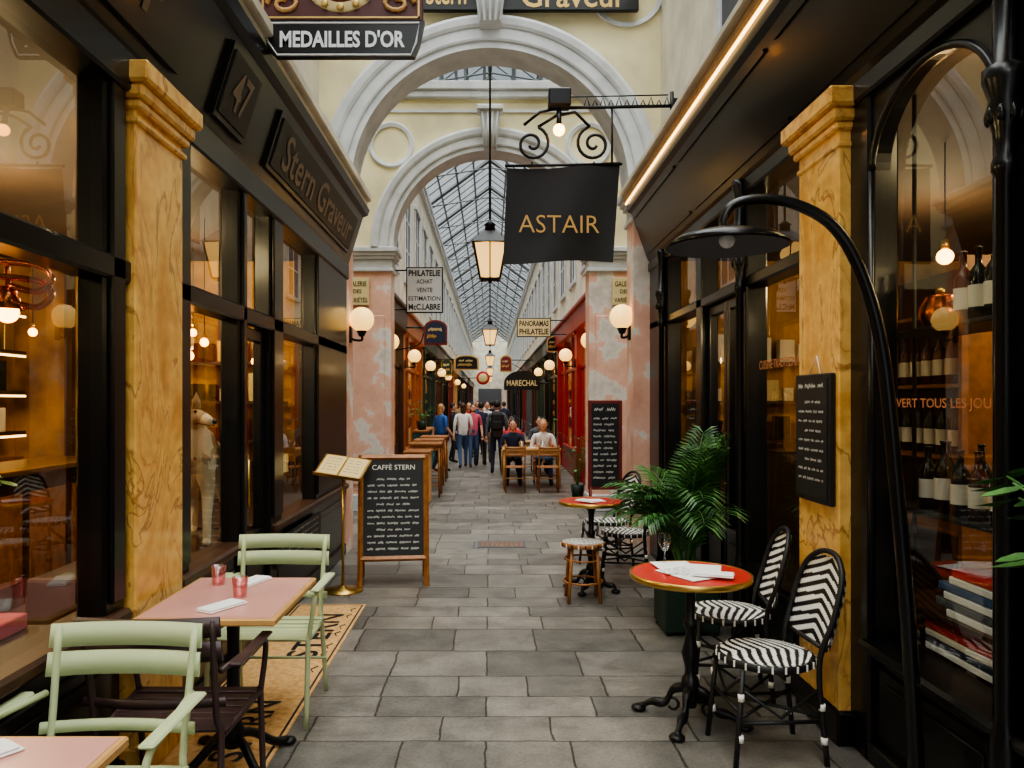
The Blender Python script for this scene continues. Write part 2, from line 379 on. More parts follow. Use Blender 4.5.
mb.b(-1.64,-1.58,4.87,5.39,0,.75,'black',.008); mb.b(-1.58,-1.565,4.95,5.31,.15,.65,'black',.006)
for (a,b_,c,d) in ((4.87,4.94,.75,2.11),(5.32,5.39,.75,2.11),(4.94,5.32,2.03,2.11)): mb.b(-1.64,-1.58,a,b_,c,d,'black',.006)
mb.add([(-1.61,4.94,.75),(-1.61,5.32,.75),(-1.61,5.32,2.03),(-1.61,4.94,2.03)],[(0,1,2,3)],'glass')
mb.cyl((-1.54,4.91,.95),(-1.54,4.91,1.25),.01,'brass',8); mb.cyl((-1.54,4.91,.97),(-1.6,4.91,.97),.008,'brass',6); mb.cyl((-1.54,4.91,1.23),(-1.6,4.91,1.23),.008,'brass',6)
mb.build()
mb=MB('menu_slate')
mb.b(-1.532,-1.515,5.5,6.9,.42,.64,'slate',.004)
for i in range(4): mb.scribble((-1.515,6.2,.61-.05*i),(0,1,0),(0,0,1),1.2,.025,'chalk',seed=i)
mb.build()
# left interior room
mb=MB('wall_left_interior')
mb.b(-5.1,-5,-6,8.2,0,3.1,'intwarm'); mb.b(-5,-1.66,8.1,8.2,0,3.1,'intwarm'); mb.b(-5,-1.66,-6,-5.9,0,3.1,'int')
mb.b(-5.1,-1.66,-6,8.2,3.1,3.2,'int'); mb.b(-5,-1.72,-5.9,8.1,0,.01,'intfloor')
for y in (0.5,2.2,3.9,5.6,7.3): mb.b(-5,-4.93,y-.06,y+.06,0,3.1,'woodd')
mb.b(-5,-4.94,-5.9,8.1,.0,1.0,'woodd'); mb.b(-5,-4.9,-5.9,8.1,1.0,1.05,'wood')
for x in (-4.4,-3.6,-2.8,-2.0): mb.b(x-.04,x+.04,8.03,8.1,0,3.1,'woodd')
mb.b(-5,-1.7,8.04,8.1,0,1.0,'woodd')
mb.build()
def shelf_obj(name,pts):
    mb=MB(name); rg=random.Random(len(name)+len(pts))
    for (x0,x1,y0,y1,z) in pts:
        mb.b(x0,x1,y0,y1,z,z+.03,'woodd'); alongx=(x1-x0)>(y1-y0)
        q=(x0 if alongx else y0)+.05; e=(x1 if alongx else y1)-.2
        while q<e:
            h=rg.uniform(.12,.3); w=rg.uniform(.05,.16); m=rg.choice(['label','bottle2','brass','red','signcream','bottle','white'])
            if alongx: mb.b(q,q+w,y0+.04,y1-.04,z+.03,z+.03+h,m,.005)
            else: mb.b(x0+.04,x1-.04,q,q+w,z+.03,z+.03+h,m,.005)
            q+=w+rg.uniform(.02,.1)
    return mb.build()
shelf_obj('interior_wall_shelf',[(-4.94,-4.7,4.0,7.8,z) for z in (1.3,1.7,2.1)])
shelf_obj('interior_wall_shelf',[(-3.5,-2.1,7.85,8.02,z) for z in (1.2,1.6,2.0)])
for (x,y,s,c) in ((-4.92,2.9,(.9,.7),'signcream'),(-4.92,1.2,(.6,.8),'gold'),(-4.92,3.4,(.4,.5),'mosaic')):
    mb=MB('framed_picture'); mb.b(x-.01,x+.02,y-s[0]/2-.04,y+s[0]/2+.04,1.75-s[1]/2-.04,1.75+s[1]/2+.04,'woodd',.01); mb.b(x+.02,x+.025,y-s[0]/2,y+s[0]/2,1.75-s[1]/2,1.75+s[1]/2,c); mb.build()
# bar counter and lit back-bar inside the restaurant
mb=MB('bar_counter')
mb.b(-4.2,-3.7,3.6,7.4,.01,1.05,'woodd',.01); mb.b(-4.25,-3.62,3.55,7.45,1.05,1.1,'brass',.01)
for i in range(6): mb.b(-3.70,-3.69,3.7+i*.62,4.22+i*.62,.2,.9,'wood',.006)
for z in (1.27,1.67,2.07,2.47): mb.b(-4.72,-4.70,4.0,7.8,z,z+.02,'led')
mb.build()
mb=MB('window_display_ledge')
mb.b(-2.3,-1.72,3.8,5.3,.1,.74,'woodd',.01); mb.b(-2.75,-1.72,5.7,7.9,.1,.7,'woodd',.01); mb.b(-2.2,-1.72,-2.5,3.05,.1,.74,'woodd',.01); 
mb.build()
def bulb_pendant(x,y,z,r=.035,top=3.1,n='pendant_bulb'):
    mb=MB(n); mb.cyl((x,y,z+r*1.6),(x,y,top),.004,'blackm',5); mb.lathe([(.0,z+r*2.2),(r*.45,z+r*2.2),(r*.5,z+r*.9),(0,z+r*.9)],(x,y,0),'brass',10); mb.sph((x,y,z),r,'bulb',10,8); mb.build()
for (x,y,z) in ((-2.5,5.0,2.2),(-3.0,5.8,2.3),(-2.3,6.2,2.1),(-3.3,4.6,2.35),(-2.7,7.0,2.25),(-3.8,6.4,2.2),(-3.6,3.4,2.2),(-2.9,2.6,2.3),(-2.2,7.2,2.0),(-1.95,6.6,2.15),(-4.0,5.2,2.05),(-2.15,5.5,1.95),(-3.6,7.2,1.9),(-2.05,4.1,2.1),(-4.4,4.2,2.1),(-2.6,3.9,1.95),(-3.0,4.2,2.0),(-2.4,3.4,2.25),(-1.95,6.1,2.35),(-2.0,7.1,2.45)):
    bulb_pendant(x,y,z)
mb=MB('copper_pipe_lamp')
for dy,z in ((0,2.17),(-.05,2.11)):
    pts=bez([(-2.7,2.9+dy,z),(-2.1,2.98+dy,z),(-1.80,3.02,z-.01),(-1.72,3.02,z-.06),(-1.76,3.0,z-.12),(-1.86,2.98,z-.1)],30); mb.tube(pts,.013,'copper',8)
mb.lathe([(0,.04),(.03,.04),(.04,0),(.06,-.05),(.055,-.05),(.0,-.01)],(-1.88,3.0,2.03),'copper',16)
mb.cyl((-1.88,3.0,2.05),(-1.88,3.0,2.15),.01,'copper')
mb.sph((-1.88,3.0,1.97),.042,'bulb'); mb.sph((-2.02,3.0,1.93),.06,'globe'); mb.cyl((-2.02,3.0,1.97),(-2.02,3.0,2.15),.008,'copper')
mb.cyl((-2.6,2.9,2.1),(-2.6,2.9,3.1),.012,'copper')
mb.build()
mb=MB('gift_boxes')
mb.b(-2.1,-1.76,2.3,2.75,.74,.90,'mosaic',.008); mb.b(-2.08,-1.78,2.32,2.7,.90,.98,'pink',.008); mb.b(-2.05,-1.8,2.75,3.0,.74,.8,'c_rose',.005); mb.b(-2.05,-1.78,2.0,2.28,.74,.79,'c_rose',.005)
mb.build()
def cafe_table(name,x,y,w,d,top,z=.75,rot=0,z0=0):
    mb=MB(name); place(mb,x,y,z0,rot)
    mb.b(-w/2,w/2,-d/2,d/2,z-.03,z,'woodl',.006); mb.b(-w/2+.018,w/2-.018,-d/2+.018,d/2-.018,z,z+.002,top)
    mb.lathe([(.0,.72),(.12,.72),(.12,.70),(.03,.68),(.026,.5),(.04,.46),(.028,.42),(.03,.2),(.055,.14),(.04,.08),(.0,.08)],(0,0,0),'iron',16)
    for i in range(4):
        a=pi/4+i*pi/2; c,s=cos(a),sin(a)
        mb.tube(bez([(c*.02,s*.02,.13),(c*.1,s*.1,.11),(c*.2,s*.2,.04),(c*.27,s*.27,.025)],12),.02,'iron',8)
        mb.sph((c*.28,s*.28,.018),(.035,.035,.018),'iron',10,6)
    return mb.build()
cafe_table('interior_table',-2.8,1.8,.7,.7,'white',z0=.01)

# ------------------------------------------------------------ right facade
mb=MB('bistro_shopfront')
for (a,b_) in ((-6,3.5),(4.22,5.12),(6.35,7.5)):
    mb.b(1.74,1.88,a,b_,0,.5,'black')
    n=max(1,int((b_-a)/.9)); w=(b_-a)/n
    for i in range(n):
        y0=a+i*w+.08; y1=a+(i+1)*w-.08
        mb.b(1.725,1.74,y0,y1,.14,.44,'black',.006); mb.b(1.715,1.725,y0+.05,y1-.05,.19,.39,'black',.005)
    mb.b(1.70,1.75,a,b_,0,.09,'black',.01); mb.b(1.66,1.88,a,b_,.5,.55,'black',.015)
for (a,b_) in ((-2.2,-2.0),(.45,.6),(2.40,2.60),(3.46,3.64),(4.08,4.24),(5.1,5.2),(6.2,6.36),(7.4,8.2)):
    mb.b(1.70,1.84,a,b_,0,3.1,'black',.012)
mb.b(1.70,1.84,4.2,8.2,2.38,2.46,'black',.012)
mb.b(1.68,1.84,-6,8.2,3.0,3.1,'black',.012)
def archhead(y0,y1,z0,z1,x0=1.72,x1=1.80):
    yc=(y0+y1)/2; a=(y1-y0)/2; hh=z1-z0; n=14
    for sgn in (-1,1):
        pts=[(yc+sgn*a*cos(pi/2*i/n),z0+(hh-.03)*sin(pi/2*i/n)) for i in range(n+1)]
        for p,q in zip(pts,pts[1:]):
            mb.prismX([p,q,(q[0],z1),(p[0],z1)],x0,x1,'black')
    pts=[(x0-.005,yc+a*.985*cos(pi*i/28),z0+(hh-.045)*sin(pi*i/28)) for i in range(29)]
    mb.tube(pts,.016,'black',8)
archhead(2.6,3.46,2.66,3.02); archhead(.6,2.4,2.5,3.02); archhead(-2.0,.45,2.5,3.02)
for y in (3.46,2.6): mb.cyl((1.715,y+(-.0),.55),(1.715,y,2.66),.016,'black',8)
def icol(y,x=1.67,r=.028):
    mb.lathe([(0,0),(.055,0),(.055,.1),(.045,.14),(.045,.5),(.036,.54),(r,.6),(r*.9,2.35),(.038,2.37),(.038,2.4),(r,2.42),(.035,2.5),(.055,2.56),(.045,2.6),(.065,2.66),(.065,2.7),(.035,2.72),(.035,3.0),(.05,3.06),(.05,3.1),(0,3.1)],(x,y,0),'black',16)
    for i in range(8):
        a=i*pi/4; mb.sph((x+.045*cos(a),y+.045*sin(a),2.55),(.014,.014,.03),'black',8,6)
for y in (2.5,5.15,7.5): icol(y)
mb.build()
mb=MB('marble_pilaster')
mb.b(1.645,1.84,3.63,4.10,.16,2.92,'marble',.006)
mb.b(1.635,1.84,3.62,4.11,2.82,2.85,'marble',.008)
mb.b(1.62,1.84,3.61,4.12,2.90,2.94,'marble',.01); mb.b(1.60,1.84,3.59,4.14,2.94,3.0,'marble',.012); mb.b(1.57,1.84,3.56,4.17,3.0,3.09,'marble',.012)
mb.b(1.63,1.84,3.61,4.12,0,.16,'black',.01)
mb.build()
mb=MB('shop_fascia')
poly=[(1.95,3.1),(1.70,3.1),(1.68,3.13),(1.50,3.62),(1.46,3.64),(1.45,3.70),(1.5,3.72),(1.95,3.72)]
mb.prismY(poly,-6,8.19,'black')
yr=Vector((-.18,0,.49)).normalized(); nr=Vector((0,-1,0)).cross(yr)
def on_r(y,t,l=0): return tuple(Vector((1.68,y,3.13))+yr*t+nr*l)
for (a,b_) in ((-5,-1),(-.8,2.3),(2.45,4.1),(4.25,6.2),(6.35,8.1)):
    for (t0,t1,l) in ((.05,.07,.015),(.45,.47,.015)):
        c=[on_r(a,t0,l),on_r(b_,t0,l),on_r(b_,t1,l),on_r(a,t1,l),on_r(a,t0,0),on_r(b_,t0,0),on_r(b_,t1,0),on_r(a,t1,0)]
        mb.add(c,[(0,1,2,3),(0,1,5,4),(2,3,7,6)],'black')
mb.build()
mb=MB('trim_1')
mb.b(1.42,1.76,-6,8.19,3.72,3.80,'woodl',.01); mb.b(1.38,1.76,-6,8.19,3.80,3.86,'upper',.01); mb.b(1.43,1.445,-6,8.15,3.705,3.72,'led')
mb.build()
mb=MB('trim_2')
mb.b(-1.30,-1.76,-6,8.19,3.68,3.74,'upper',.01); mb.b(-1.26,-1.76,-6,8.19,3.74,3.82,'upper',.01)
mb.build()
for (a,b_,c,d) in ((-2.0,.45,.55,3.0),(.6,2.4,.55,3.0),(2.6,3.46,.55,3.0),(4.24,5.1,.55,2.38),(4.24,5.1,2.46,3.0),(6.36,7.4,.55,2.38),(6.36,7.4,2.46,3.0),(5.2,6.2,2.46,3.0)):
    pane(k,1.78,a,b_,c,d); k+=1
mb=MB('door_2')
for (a,b_) in ((5.22,5.69),(5.71,6.18)):
    mb.b(1.75,1.81,a,b_,0,.7,'black',.008); mb.b(1.735,1.75,a+.07,b_-.07,.12,.6,'black',.006)
    for (p,q,r_,s_) in ((a,a+.06,.7,2.37),(b_-.06,b_,.7,2.37),(a+.06,b_-.06,2.3,2.37)): mb.b(1.75,1.81,p,q,r_,s_,'black',.006)
    mb.add([(1.78,a+.06,.7),(1.78,b_-.06,.7),(1.78,b_-.06,2.3),(1.78,a+.06,2.3)],[(0,1,2,3)],'glass')
mb.cyl((1.71,5.67,1.0),(1.71,5.67,1.3),.01,'brass',8); mb.cyl((1.71,5.67,1.02),(1.76,5.67,1.02),.008,'brass',6); mb.cyl((1.71,5.67,1.28),(1.76,5.67,1.28),.008,'brass',6)
mb.build()
mb=MB('window_lettering')
R=(0,-1,0); U=(0,0,1)
mb.text('OUVERT TOUS LES JOURS',.82,.05,'bronzel',(1.772,3.05,1.61),R,U,off=.008)
mb.text('CUISINE TRADITIONNELLE',.78,.058,'bronzel',(1.772,4.67,1.86),R,U,off=.012)
mb.text('VINS FINS',.36,.06,'gold',(1.772,4.67,1.66),R,U,off=.01)
mb.build()
mb=MB('wall_right_interior')
mb.b(5,5.1,-6,8.2,0,3.1,'intwarm'); mb.b(1.84,5,8.1,8.2,0,3.1,'intwarm'); mb.b(1.84,5,-6,-5.9,0,3.1,'int')
mb.b(1.84,5.1,-6,8.2,3.1,3.2,'int'); mb.b(1.9,5,-5.9,8.1,0,.01,'intfloor')
mb.b(4.9,5,-5.9,8.1,0,1.1,'woodd'); mb.b(4.88,5,-5.9,8.1,1.1,1.14,'wood')
for y in (-.5,1.2,2.9,4.6,6.3): mb.b(4.93,5,y-.06,y+.06,1.1,3.1,'woodd')
mb.b(1.9,5,8.04,8.1,0,1.1,'woodd')
mb.build()
def bottle(mb,x,y,z,m,h=.3,r=.037,lab=True):
    mb.lathe([(0,z),(r,z),(r,z+h*.6),(r*.8,z+h*.68),(r*.36,z+h*.77),(r*.34,z+h*.97),(r*.42,z+h*.97),(r*.42,z+h),(0,z+h)],(x,y,0),m,14)
    if lab: mb.lathe([(r+.001,z+h*.18),(r+.001,z+h*.48)],(x,y,0),'label',14,cap=False)
mb=MB('wine_display_shelf')
for z in (1.12,1.93): mb.b(1.9,2.2,2.4,3.75,z,z+.02,'blackm',.004)
for y in (2.42,3.72): mb.cyl((2.05,y,.5),(2.05,y,3.1),.01,'blackm',8)
mb.b(1.9,2.6,-2,3.8,.01,.52,'woodd'); mb.b(1.9,2.5,2.4,3.7,.70,.72,'woodd'); mb.b(1.9,1.93,2.4,2.43,.5,.7,'woodd'); mb.b(1.9,1.93,3.65,3.68,.5,.7,'woodd'); 
mb.b(2.45,2.48,2.4,2.43,.5,.7,'woodd'); mb.b(2.45,2.48,3.65,3.68,.5,.7,'woodd')
mb.build()
mb=MB('wine_bottles')
for i,y in enumerate((2.62,2.74,2.86,2.98,3.12,3.24,3.36,3.48)):
    bottle(mb,1.98,y,1.14,'bottle' if i%4 else 'bottle2',.28+.03*(i%3==0)); 
    if i%2: bottle(mb,2.1,y+.05,1.14,'bottle',.3)
for y,m in ((3.02,'bottle'),(3.12,'bottle'),(3.22,'bottle2'),(2.7,'bottle')): bottle(mb,1.98,y,1.95,m)
for y in (4.3,4.42,4.54,4.66,4.78,4.9): bottle(mb,2.6,y,1.32,'bottle'); bottle(mb,2.6,y+.03,1.72,'bottle2')
mb.build()
mb=MB('wine_rack')
for z in (.9,1.3,1.7,2.1): mb.b(2.5,2.75,4.1,5.2,z,z+.02,'wood')
mb.b(2.74,2.78,4.1,5.2,0.01,2.4,'woodd'); mb.b(2.5,2.78,4.08,4.11,0.01,2.4,'wood'); mb.b(2.5,2.78,5.19,5.22,0.01,2.4,'wood'); mb.build()
shelf_obj('interior_wall_shelf',[(4.65,4.9,2.0,6.0,z) for z in (1.3,1.75,2.2)])
shelf_obj('interior_wall_shelf',[(2.1,4.2,7.85,8.03,z) for z in (1.2,1.6,2.0)])
mb=MB('copper_pot'); mb.lathe([(0,0),(.06,0),(.085,.04),(.085,.09),(.06,.13),(.065,.14),(.0,.14)],(2.0,3.42,1.95),'copper'); mb.sph((2.0,3.42,2.11),.02,'brass'); mb.cyl((2.0,3.34,2.05),(1.98,3.2,2.08),.008,'brass'); mb.build()
mb=MB('salt_lamp'); mb.sph((1.98,2.86,1.995),(.065,.065,.05),'globe'); mb.build()
mb=MB('stacked_books')
for i,(c,w) in enumerate((('white',.26),('c_grey',.3),('paper',.27),('c_denim',.29),('paper',.25),('c_redc',.24))): mb.b(1.92,1.95+w*.75,2.75-.01*i,2.75+w*1.9,.72+i*.035,.752+i*.035,c,.004)
mb.build()
mb=MB('stacked_books')
for i in range(4): mb.b(1.92,2.15,2.9,3.4,.54+i*.03,.568+i*.03,('paper','c_navy','label','c_redc')[i],.004)
mb.build()
for (x,y,z) in ((3.0,3.2,2.3),(3.6,4.8,2.2),(2.8,5.8,2.3),(3.5,6.6,2.2),(3.2,1.5,2.2),(2.6,4.4,2.45),(2.3,6.9,2.2)): bulb_pendant(x,y,z,.045)
cafe_table('interior_table',3.2,3.4,.7,.7,'white',z0=.01); cafe_table('interior_table',3.0,6.2,.7,.7,'redtop',z0=.01)
mb=MB('wall_chalkboard')
y0,y1,z0,z1=3.66,4.07,1.12,1.76
mb.b(1.615,1.645,y0,y1,z0,z1,'blackm',.006); mb.b(1.611,1.616,y0+.025,y1-.025,z0+.025,z1-.025,'slate')
mb.scribble((1.611,3.865,1.70),R,U,.3,.03,'chalk',th=.004,seed=1)
for i in range(9): mb.scribble((1.611,3.865+(.0 if i%3 else -.03),1.62-i*.048),R,U,.3 if i%3 else .2,.018,'chalk',seed=i+5)
mb.tube([(1.63,3.80,1.76),(1.64,3.865,1.85),(1.63,3.93,1.76)],.003,'chalk',5)
mb.build()

# ------------------------------------------------------------ upper walls A
def upper_windows(mb,s,x,y0,y1,z0,zt,step=2.1):
    y=y0+.5
    while y+1.0<y1:
        mb.b(x,x-s*.05,y-.12,y+1.12,z0+.35,z0+.45,'mould',.01)
        mb.b(x,x-s*.04,y-.08,y,z0+.45,zt-.45,'mould',.01); mb.b(x,x-s*.04,y+1.0,y+1.08,z0+.45,zt-.45,'mould',.01)
        mb.b(x,x-s*.07,y-.12,y+1.12,zt-.45,zt-.35,'mould',.01)
        mb.b(x,x-s*.012,y,y+1,z0+.45,zt-.45,'c_grey')
        mb.b(x,x-s*.03,y+.48,y+.52,z0+.45,zt-.45,'mould')
        for q in (.33,.66): mb.b(x,x-s*.025,y,y+1,z0+.45+(zt-z0-.9)*q-.02,z0+.45+(zt-z0-.9)*q+.02,'mould')
        y+=step
mb=MB('wall_left'); mb.b(-2.0,-1.82,-6,8.2,3.68,7.0,'upper'); upper_windows(mb,-1,-1.82,-6,8.1,3.8,6.4)
mb.b(-1.82,-1.75,-6,8.2,6.3,6.4,'mould',.01); mb.b(-1.82,-1.77,-6,8.2,4.0,4.06,'mould',.01); mb.build()
mb=MB('wall_right'); mb.b(2.0,1.82,-6,8.2,3.72,7.0,'upper'); upper_windows(mb,1,1.82,-6,8.1,3.85,6.4)
mb.b(1.82,1.75,-6,8.2,6.3,6.4,'mould',.01); mb.b(1.82,1.77,-6,8.2,4.05,4.11,'mould',.01); mb.build()

# ------------------------------------------------------------ arches
def arch_wall(mb,y0,y1,r,zs,xw,zt,m,n=40):
    ang=sorted(set([pi*i/n for i in range(n+1)]+[math.atan2(zt-zs,xw),pi-math.atan2(zt-zs,xw)]))
    inn=[];out=[]
    for t in ang:
        c,s_=cos(t),sin(t); inn.append((r*c,zs+r*s_)); kx=xw/abs(c) if abs(c)>1e-6 else 1e9; kz=(zt-zs)/s_ if s_>1e-6 else 1e9
        kk=min(kx,kz); out.append((kk*c,zs+kk*s_))
    for i in range(len(ang)-1):
        for y in (y0,y1): mb.add([(inn[i][0],y,inn[i][1]),(inn[i+1][0],y,inn[i+1][1]),(out[i+1][0],y,out[i+1][1]),(out[i][0],y,out[i][1])],[(0,1,2,3)],m)
        mb.add([(inn[i][0],y0,inn[i][1]),(inn[i+1][0],y0,inn[i+1][1]),(inn[i+1][0],y1,inn[i+1][1]),(inn[i][0],y1,inn[i][1])],[(0,1,2,3)],'mould',True)
        mb.add([(out[i][0],y0,out[i][1]),(out[i+1][0],y0,out[i+1][1]),(out[i+1][0],y1,out[i+1][1]),(out[i][0],y1,out[i][1])],[(0,1,2,3)],m)
def archivolt(mb,y0,r,zs,prof,m,n=48,a0=0,a1=pi):
    P=len(prof); vs=[]; fs=[]
    for i in range(n+1):
        t=a0+(a1-a0)*i/n
        for dr,dy in prof: vs.append(((r+dr)*cos(t),y0-dy,zs+(r+dr)*sin(t)))
    for i in range(n):
        for k_ in range(P-1): fs.append((i*P+k_,(i+1)*P+k_,(i+1)*P+k_+1,i*P+k_+1))
    mb.add(vs,fs,m,False)
def ring(mb,c,r,y0,prof,m,n=32):
    P=len(prof); vs=[]; fs=[]
    for i in range(n):
        t=2*pi*i/n
        for dr,dy in prof: vs.append((c[0]+(r+dr)*cos(t),y0-dy,c[1]+(r+dr)*sin(t)))
    for i in range(n):
        j=(i+1)%n
        for k_ in range(P-1): fs.append((i*P+k_,j*P+k_,j*P+k_+1,i*P+k_+1))
    mb.add(vs,fs,m)
prof=[(0,0),(0,.05),(.07,.05),(.07,.075),(.09,.085),(.2,.085),(.2,.10),(.23,.12),(.29,.13),(.32,.12),(.33,.10),(.33,0)]
def impost(mb,x0,x1,y0,y1,zt):
    for (dz0,dz1,e) in ((.0,.07,.11),(.07,.12,.08),(.12,.17,.05),(.17,.30,.015),(.30,.35,.04)):
        mb.b(x0-e,x1+e,y0-e,y1+e,zt-dz1,zt-dz0,'mould',.008)
def keystone(mb,y,z0,z1,w0,w1):
    vs=[(-w0,y,z0),(w0,y,z0),(w1,y,z1),(-w1,y,z1),(-w0,y-.14,z0+.03),(w0,y-.14,z0+.03),(w1,y-.22,z1),(-w1,y-.22,z1)]
    mb.add(vs,[(0,1,2,3),(4,5,6,7),(0,1,5,4),(1,2,6,5),(2,3,7,6),(3,0,4,7)],'mould')
    for i in range(4):
        x=-w0*.75+i*w0*.5; k_=w1/w0
        mb.tube([(x,y-.15,z0+.04),((x)*k_,y-.225,z1-.05)],.018,'mould',6)
    mb.b(-w1-.04,w1+.04,y-.28,y,z1-.03,z1+.04,'mould',.01)
mb=MB('arch_wall')
arch_wall(mb,8.2,8.6,1.47,3.9,2.0,7.0,'cream')
archivolt(mb,8.2,1.47,3.9,prof,'mould')
for s in (-1,1):
    a,b_=sorted((s*1.53,s*2.3)); mb.b(a,b_,8.205,8.6,0,3.9,'peel'); 
    impost(mb,min(s*1.54,s*1.82),max(s*1.54,s*1.82),8.2,8.6,3.9)
    ring(mb,(s*1.45,6.0),.35,8.2,[(0,0),(0,.03),(.05,.04),(.05,0)],'mould')
keystone(mb,8.12,5.55,6.1,.11,.19)
mb.b(-1.8,1.8,8.12,8.2,6.15,6.3,'mould',.01)
mb.build()
mb=MB('shop_name_board')
mb.b(-.78,1.56,8.06,8.12,5.72,6.08,'black',.01)
mb.text('Graveur',1.1,.26,'gold',(.88,8.058,5.88),(1,0,0),U,off=.01); mb.text('Stern',.42,.24,'gold',(-.46,8.058,5.9),(1,0,0),U,off=.01)
mb.build()
mb=MB('arch_wall')
arch_wall(mb,11.4,11.8,1.43,3.9,2.6,6.3,'cream')
archivolt(mb,11.4,1.43,3.9,prof,'mould')
for s in (-1,1):
    a,b_=sorted((s*1.47,s*2.35)); mb.b(a,b_,11.4,11.85,0,3.9,'peel'); impost(mb,a,b_,11.4,11.8,3.9)
    mb.b(min(s*1.45,s*2.37),max(s*1.45,s*2.37),11.37,11.85,0,.25,'mould',.01)
    mb.b(min(s*1.56,s*2.25),max(s*1.56,s*2.25),11.38,11.4,.4,2.9,'peel',.01)
    ring(mb,(s*1.46,5.42),.27,11.4,[(0,0),(0,.03),(.05,.045),(.07,.03),(.07,0)],'mould')
    mb.b(min(s*2.6,s*7),max(s*2.6,s*7),11.45,11.8,3.3,6.3,'cream'); mb.b(min(s*2.35,s*7),max(s*2.35,s*7),11.5,11.8,0,3.3,'woodd')
keystone(mb,11.3,5.3,5.85,.09,.15)
mb.b(-7,7,11.25,11.85,6.2,6.32,'mould',.01); mb.b(-7,7,11.3,11.8,6.1,6.2,'mould',.01); mb.b(-7,7,11.37,11.8,5.9,5.94,'mould')
mb.build()
mb=MB('wall_back')
for s in (-1,1):
    mb.b(min(s*2.0,s*7),max(s*2.0,s*7),8.2,8.6,3.2,7.0,'cream'); mb.b(min(s*2.3,s*7),max(s*2.3,s*7),8.21,8.6,0,3.2,'woodd'); mb.b(min(s*7,s*7.2),max(s*7,s*7.2),8.2,11.8,0,7,'cream')
mb.build()
for s,px in ((-1,357.5),(1,624)):
    mb=MB('street_name_plate'); x=(px-VX)*11.35/F; mb.b(x-.17,x+.17,11.34,11.38,3.05,3.45,'signcream',.005)
    mb.text('GALERIE',.27,.075,'signblk',(x,11.338,3.36),(1,0,0),U,off=.01); mb.text('DES',.12,.06,'signblk',(x,11.338,3.25),(1,0,0),U,off=.01); mb.text('VARIÉTÉS',.29,.085,'signblk',(x,11.338,3.13),(1,0,0),U,off=.01); mb.build()

# ------------------------------------------------------------ section B walls & shops
for s,nm in ((-1,'wall_left_far'),(1,'wall_right_far')):
    mb=MB(nm); x=s*1.9
    mb.b(x,s*2.1,11.8,80,3.52,7.7,'upper'); upper_windows(mb,s,x,12,79,3.9,6.9,2.3)
    mb.b(x,x-s*.1,11.8,80,7.3,7.45,'mould'); mb.b(x,x-s*.14,11.8,80,7.45,7.55,'mould'); mb.b(x,x-s*.12,11.8,80,3.52,3.64,'mould'); 
    mb.b(s*2.9,s*3.0,11.8,80,0,3.6,'int'); mb.b(s*1.9,s*3.0,11.8,80,3.52,3.6,'int')
    mb.build()
mb=MB('wall_end'); mb.b(-2.2,2.2,80,80.2,0,9,'upper'); mb.b(-1.2,1.2,79.95,80,0,3,'c_grey'); mb.build()
cols={-1:['woodd','orange','pot','woodd','black','redb','woodl','black','pot','woodd','black','c_navy','woodd','black','redb','black'],
       1:['red','red','black','pot','woodd','c_grey','redb','black','woodd','c_navy','black','pot','woodd','black','black','c_grey']}
for s in (-1,1):
    y=11.86; i=0
    while y<79:
        L_=[3.8,4.3,4.6,4.0][i%4]; y1=min(y+L_,79.98); c=cols[s][i%16]
        mb=MB('shopfront'); X=lambda d: s*(1.9-d)
        def bb(d0,d1,a,b_,z0,z1,m,bev=.01): mb.b(min(X(d0),X(d1)),max(X(d0),X(d1)),a,b_,z0,z1,m,bev)
        bb(0,.15,y,y+.28,0,3.3,c); bb(0,.15,y1-.12,y1,0,3.3,c); bb(0,.18,y,y+.3,0,.2,c); bb(0,.19,y,y+.3,3.0,3.1,c)
        bb(0,.22,y,y1,3.05,3.45,c); bb(0,.28,y,y1,3.42,3.5,c)
        bb(0,.1,y+.28,y1-1.3,0,.6,c); bb(0,.14,y+.28,y1-1.3,.58,.63,c)
        bb(0,.08,y+.28,y1-.12,2.3,2.38,c); bb(0,.1,y1-1.35,y1-1.25,0,3.05,c)
        m_=(y+.28+y1-1.3)/2; bb(0,.07,m_-.03,m_+.03,.6,3.05,c); bb(0,.06,y1-1.25,y1-.12,0,.8,c); bb(0,.06,y1-1.25,y1-1.17,.8,2.3,c); bb(0,.06,y1-.2,y1-.12,.8,2.3,c)
        mb.add([(X(.03),y+.28,.63),(X(.03),y1-.12,.63),(X(.03),y1-.12,3.05),(X(.03),y+.28,3.05)],[(0,1,2,3)],'glass')
        bb(-.7,-.75,y+.05,y1-.05,0,3.2,'glowwall',0)
        rg=random.Random(i*7+s)
        for z in (.9,1.3,1.7):
            bb(-.35,-.65,y+.3,y1-1.4,z,z+.02,'woodd',0); q=y+.35
            while q<y1-1.6:
                w=rg.uniform(.08,.3); bb(-.4,-.55,q,q+w,z+.02,z+rg.uniform(.12,.32),rg.choice(['label','c_redc','gold','c_teal','white','bottle2','c_navy']),0); q+=w+.05
        mb.build(); y=y1; i+=1

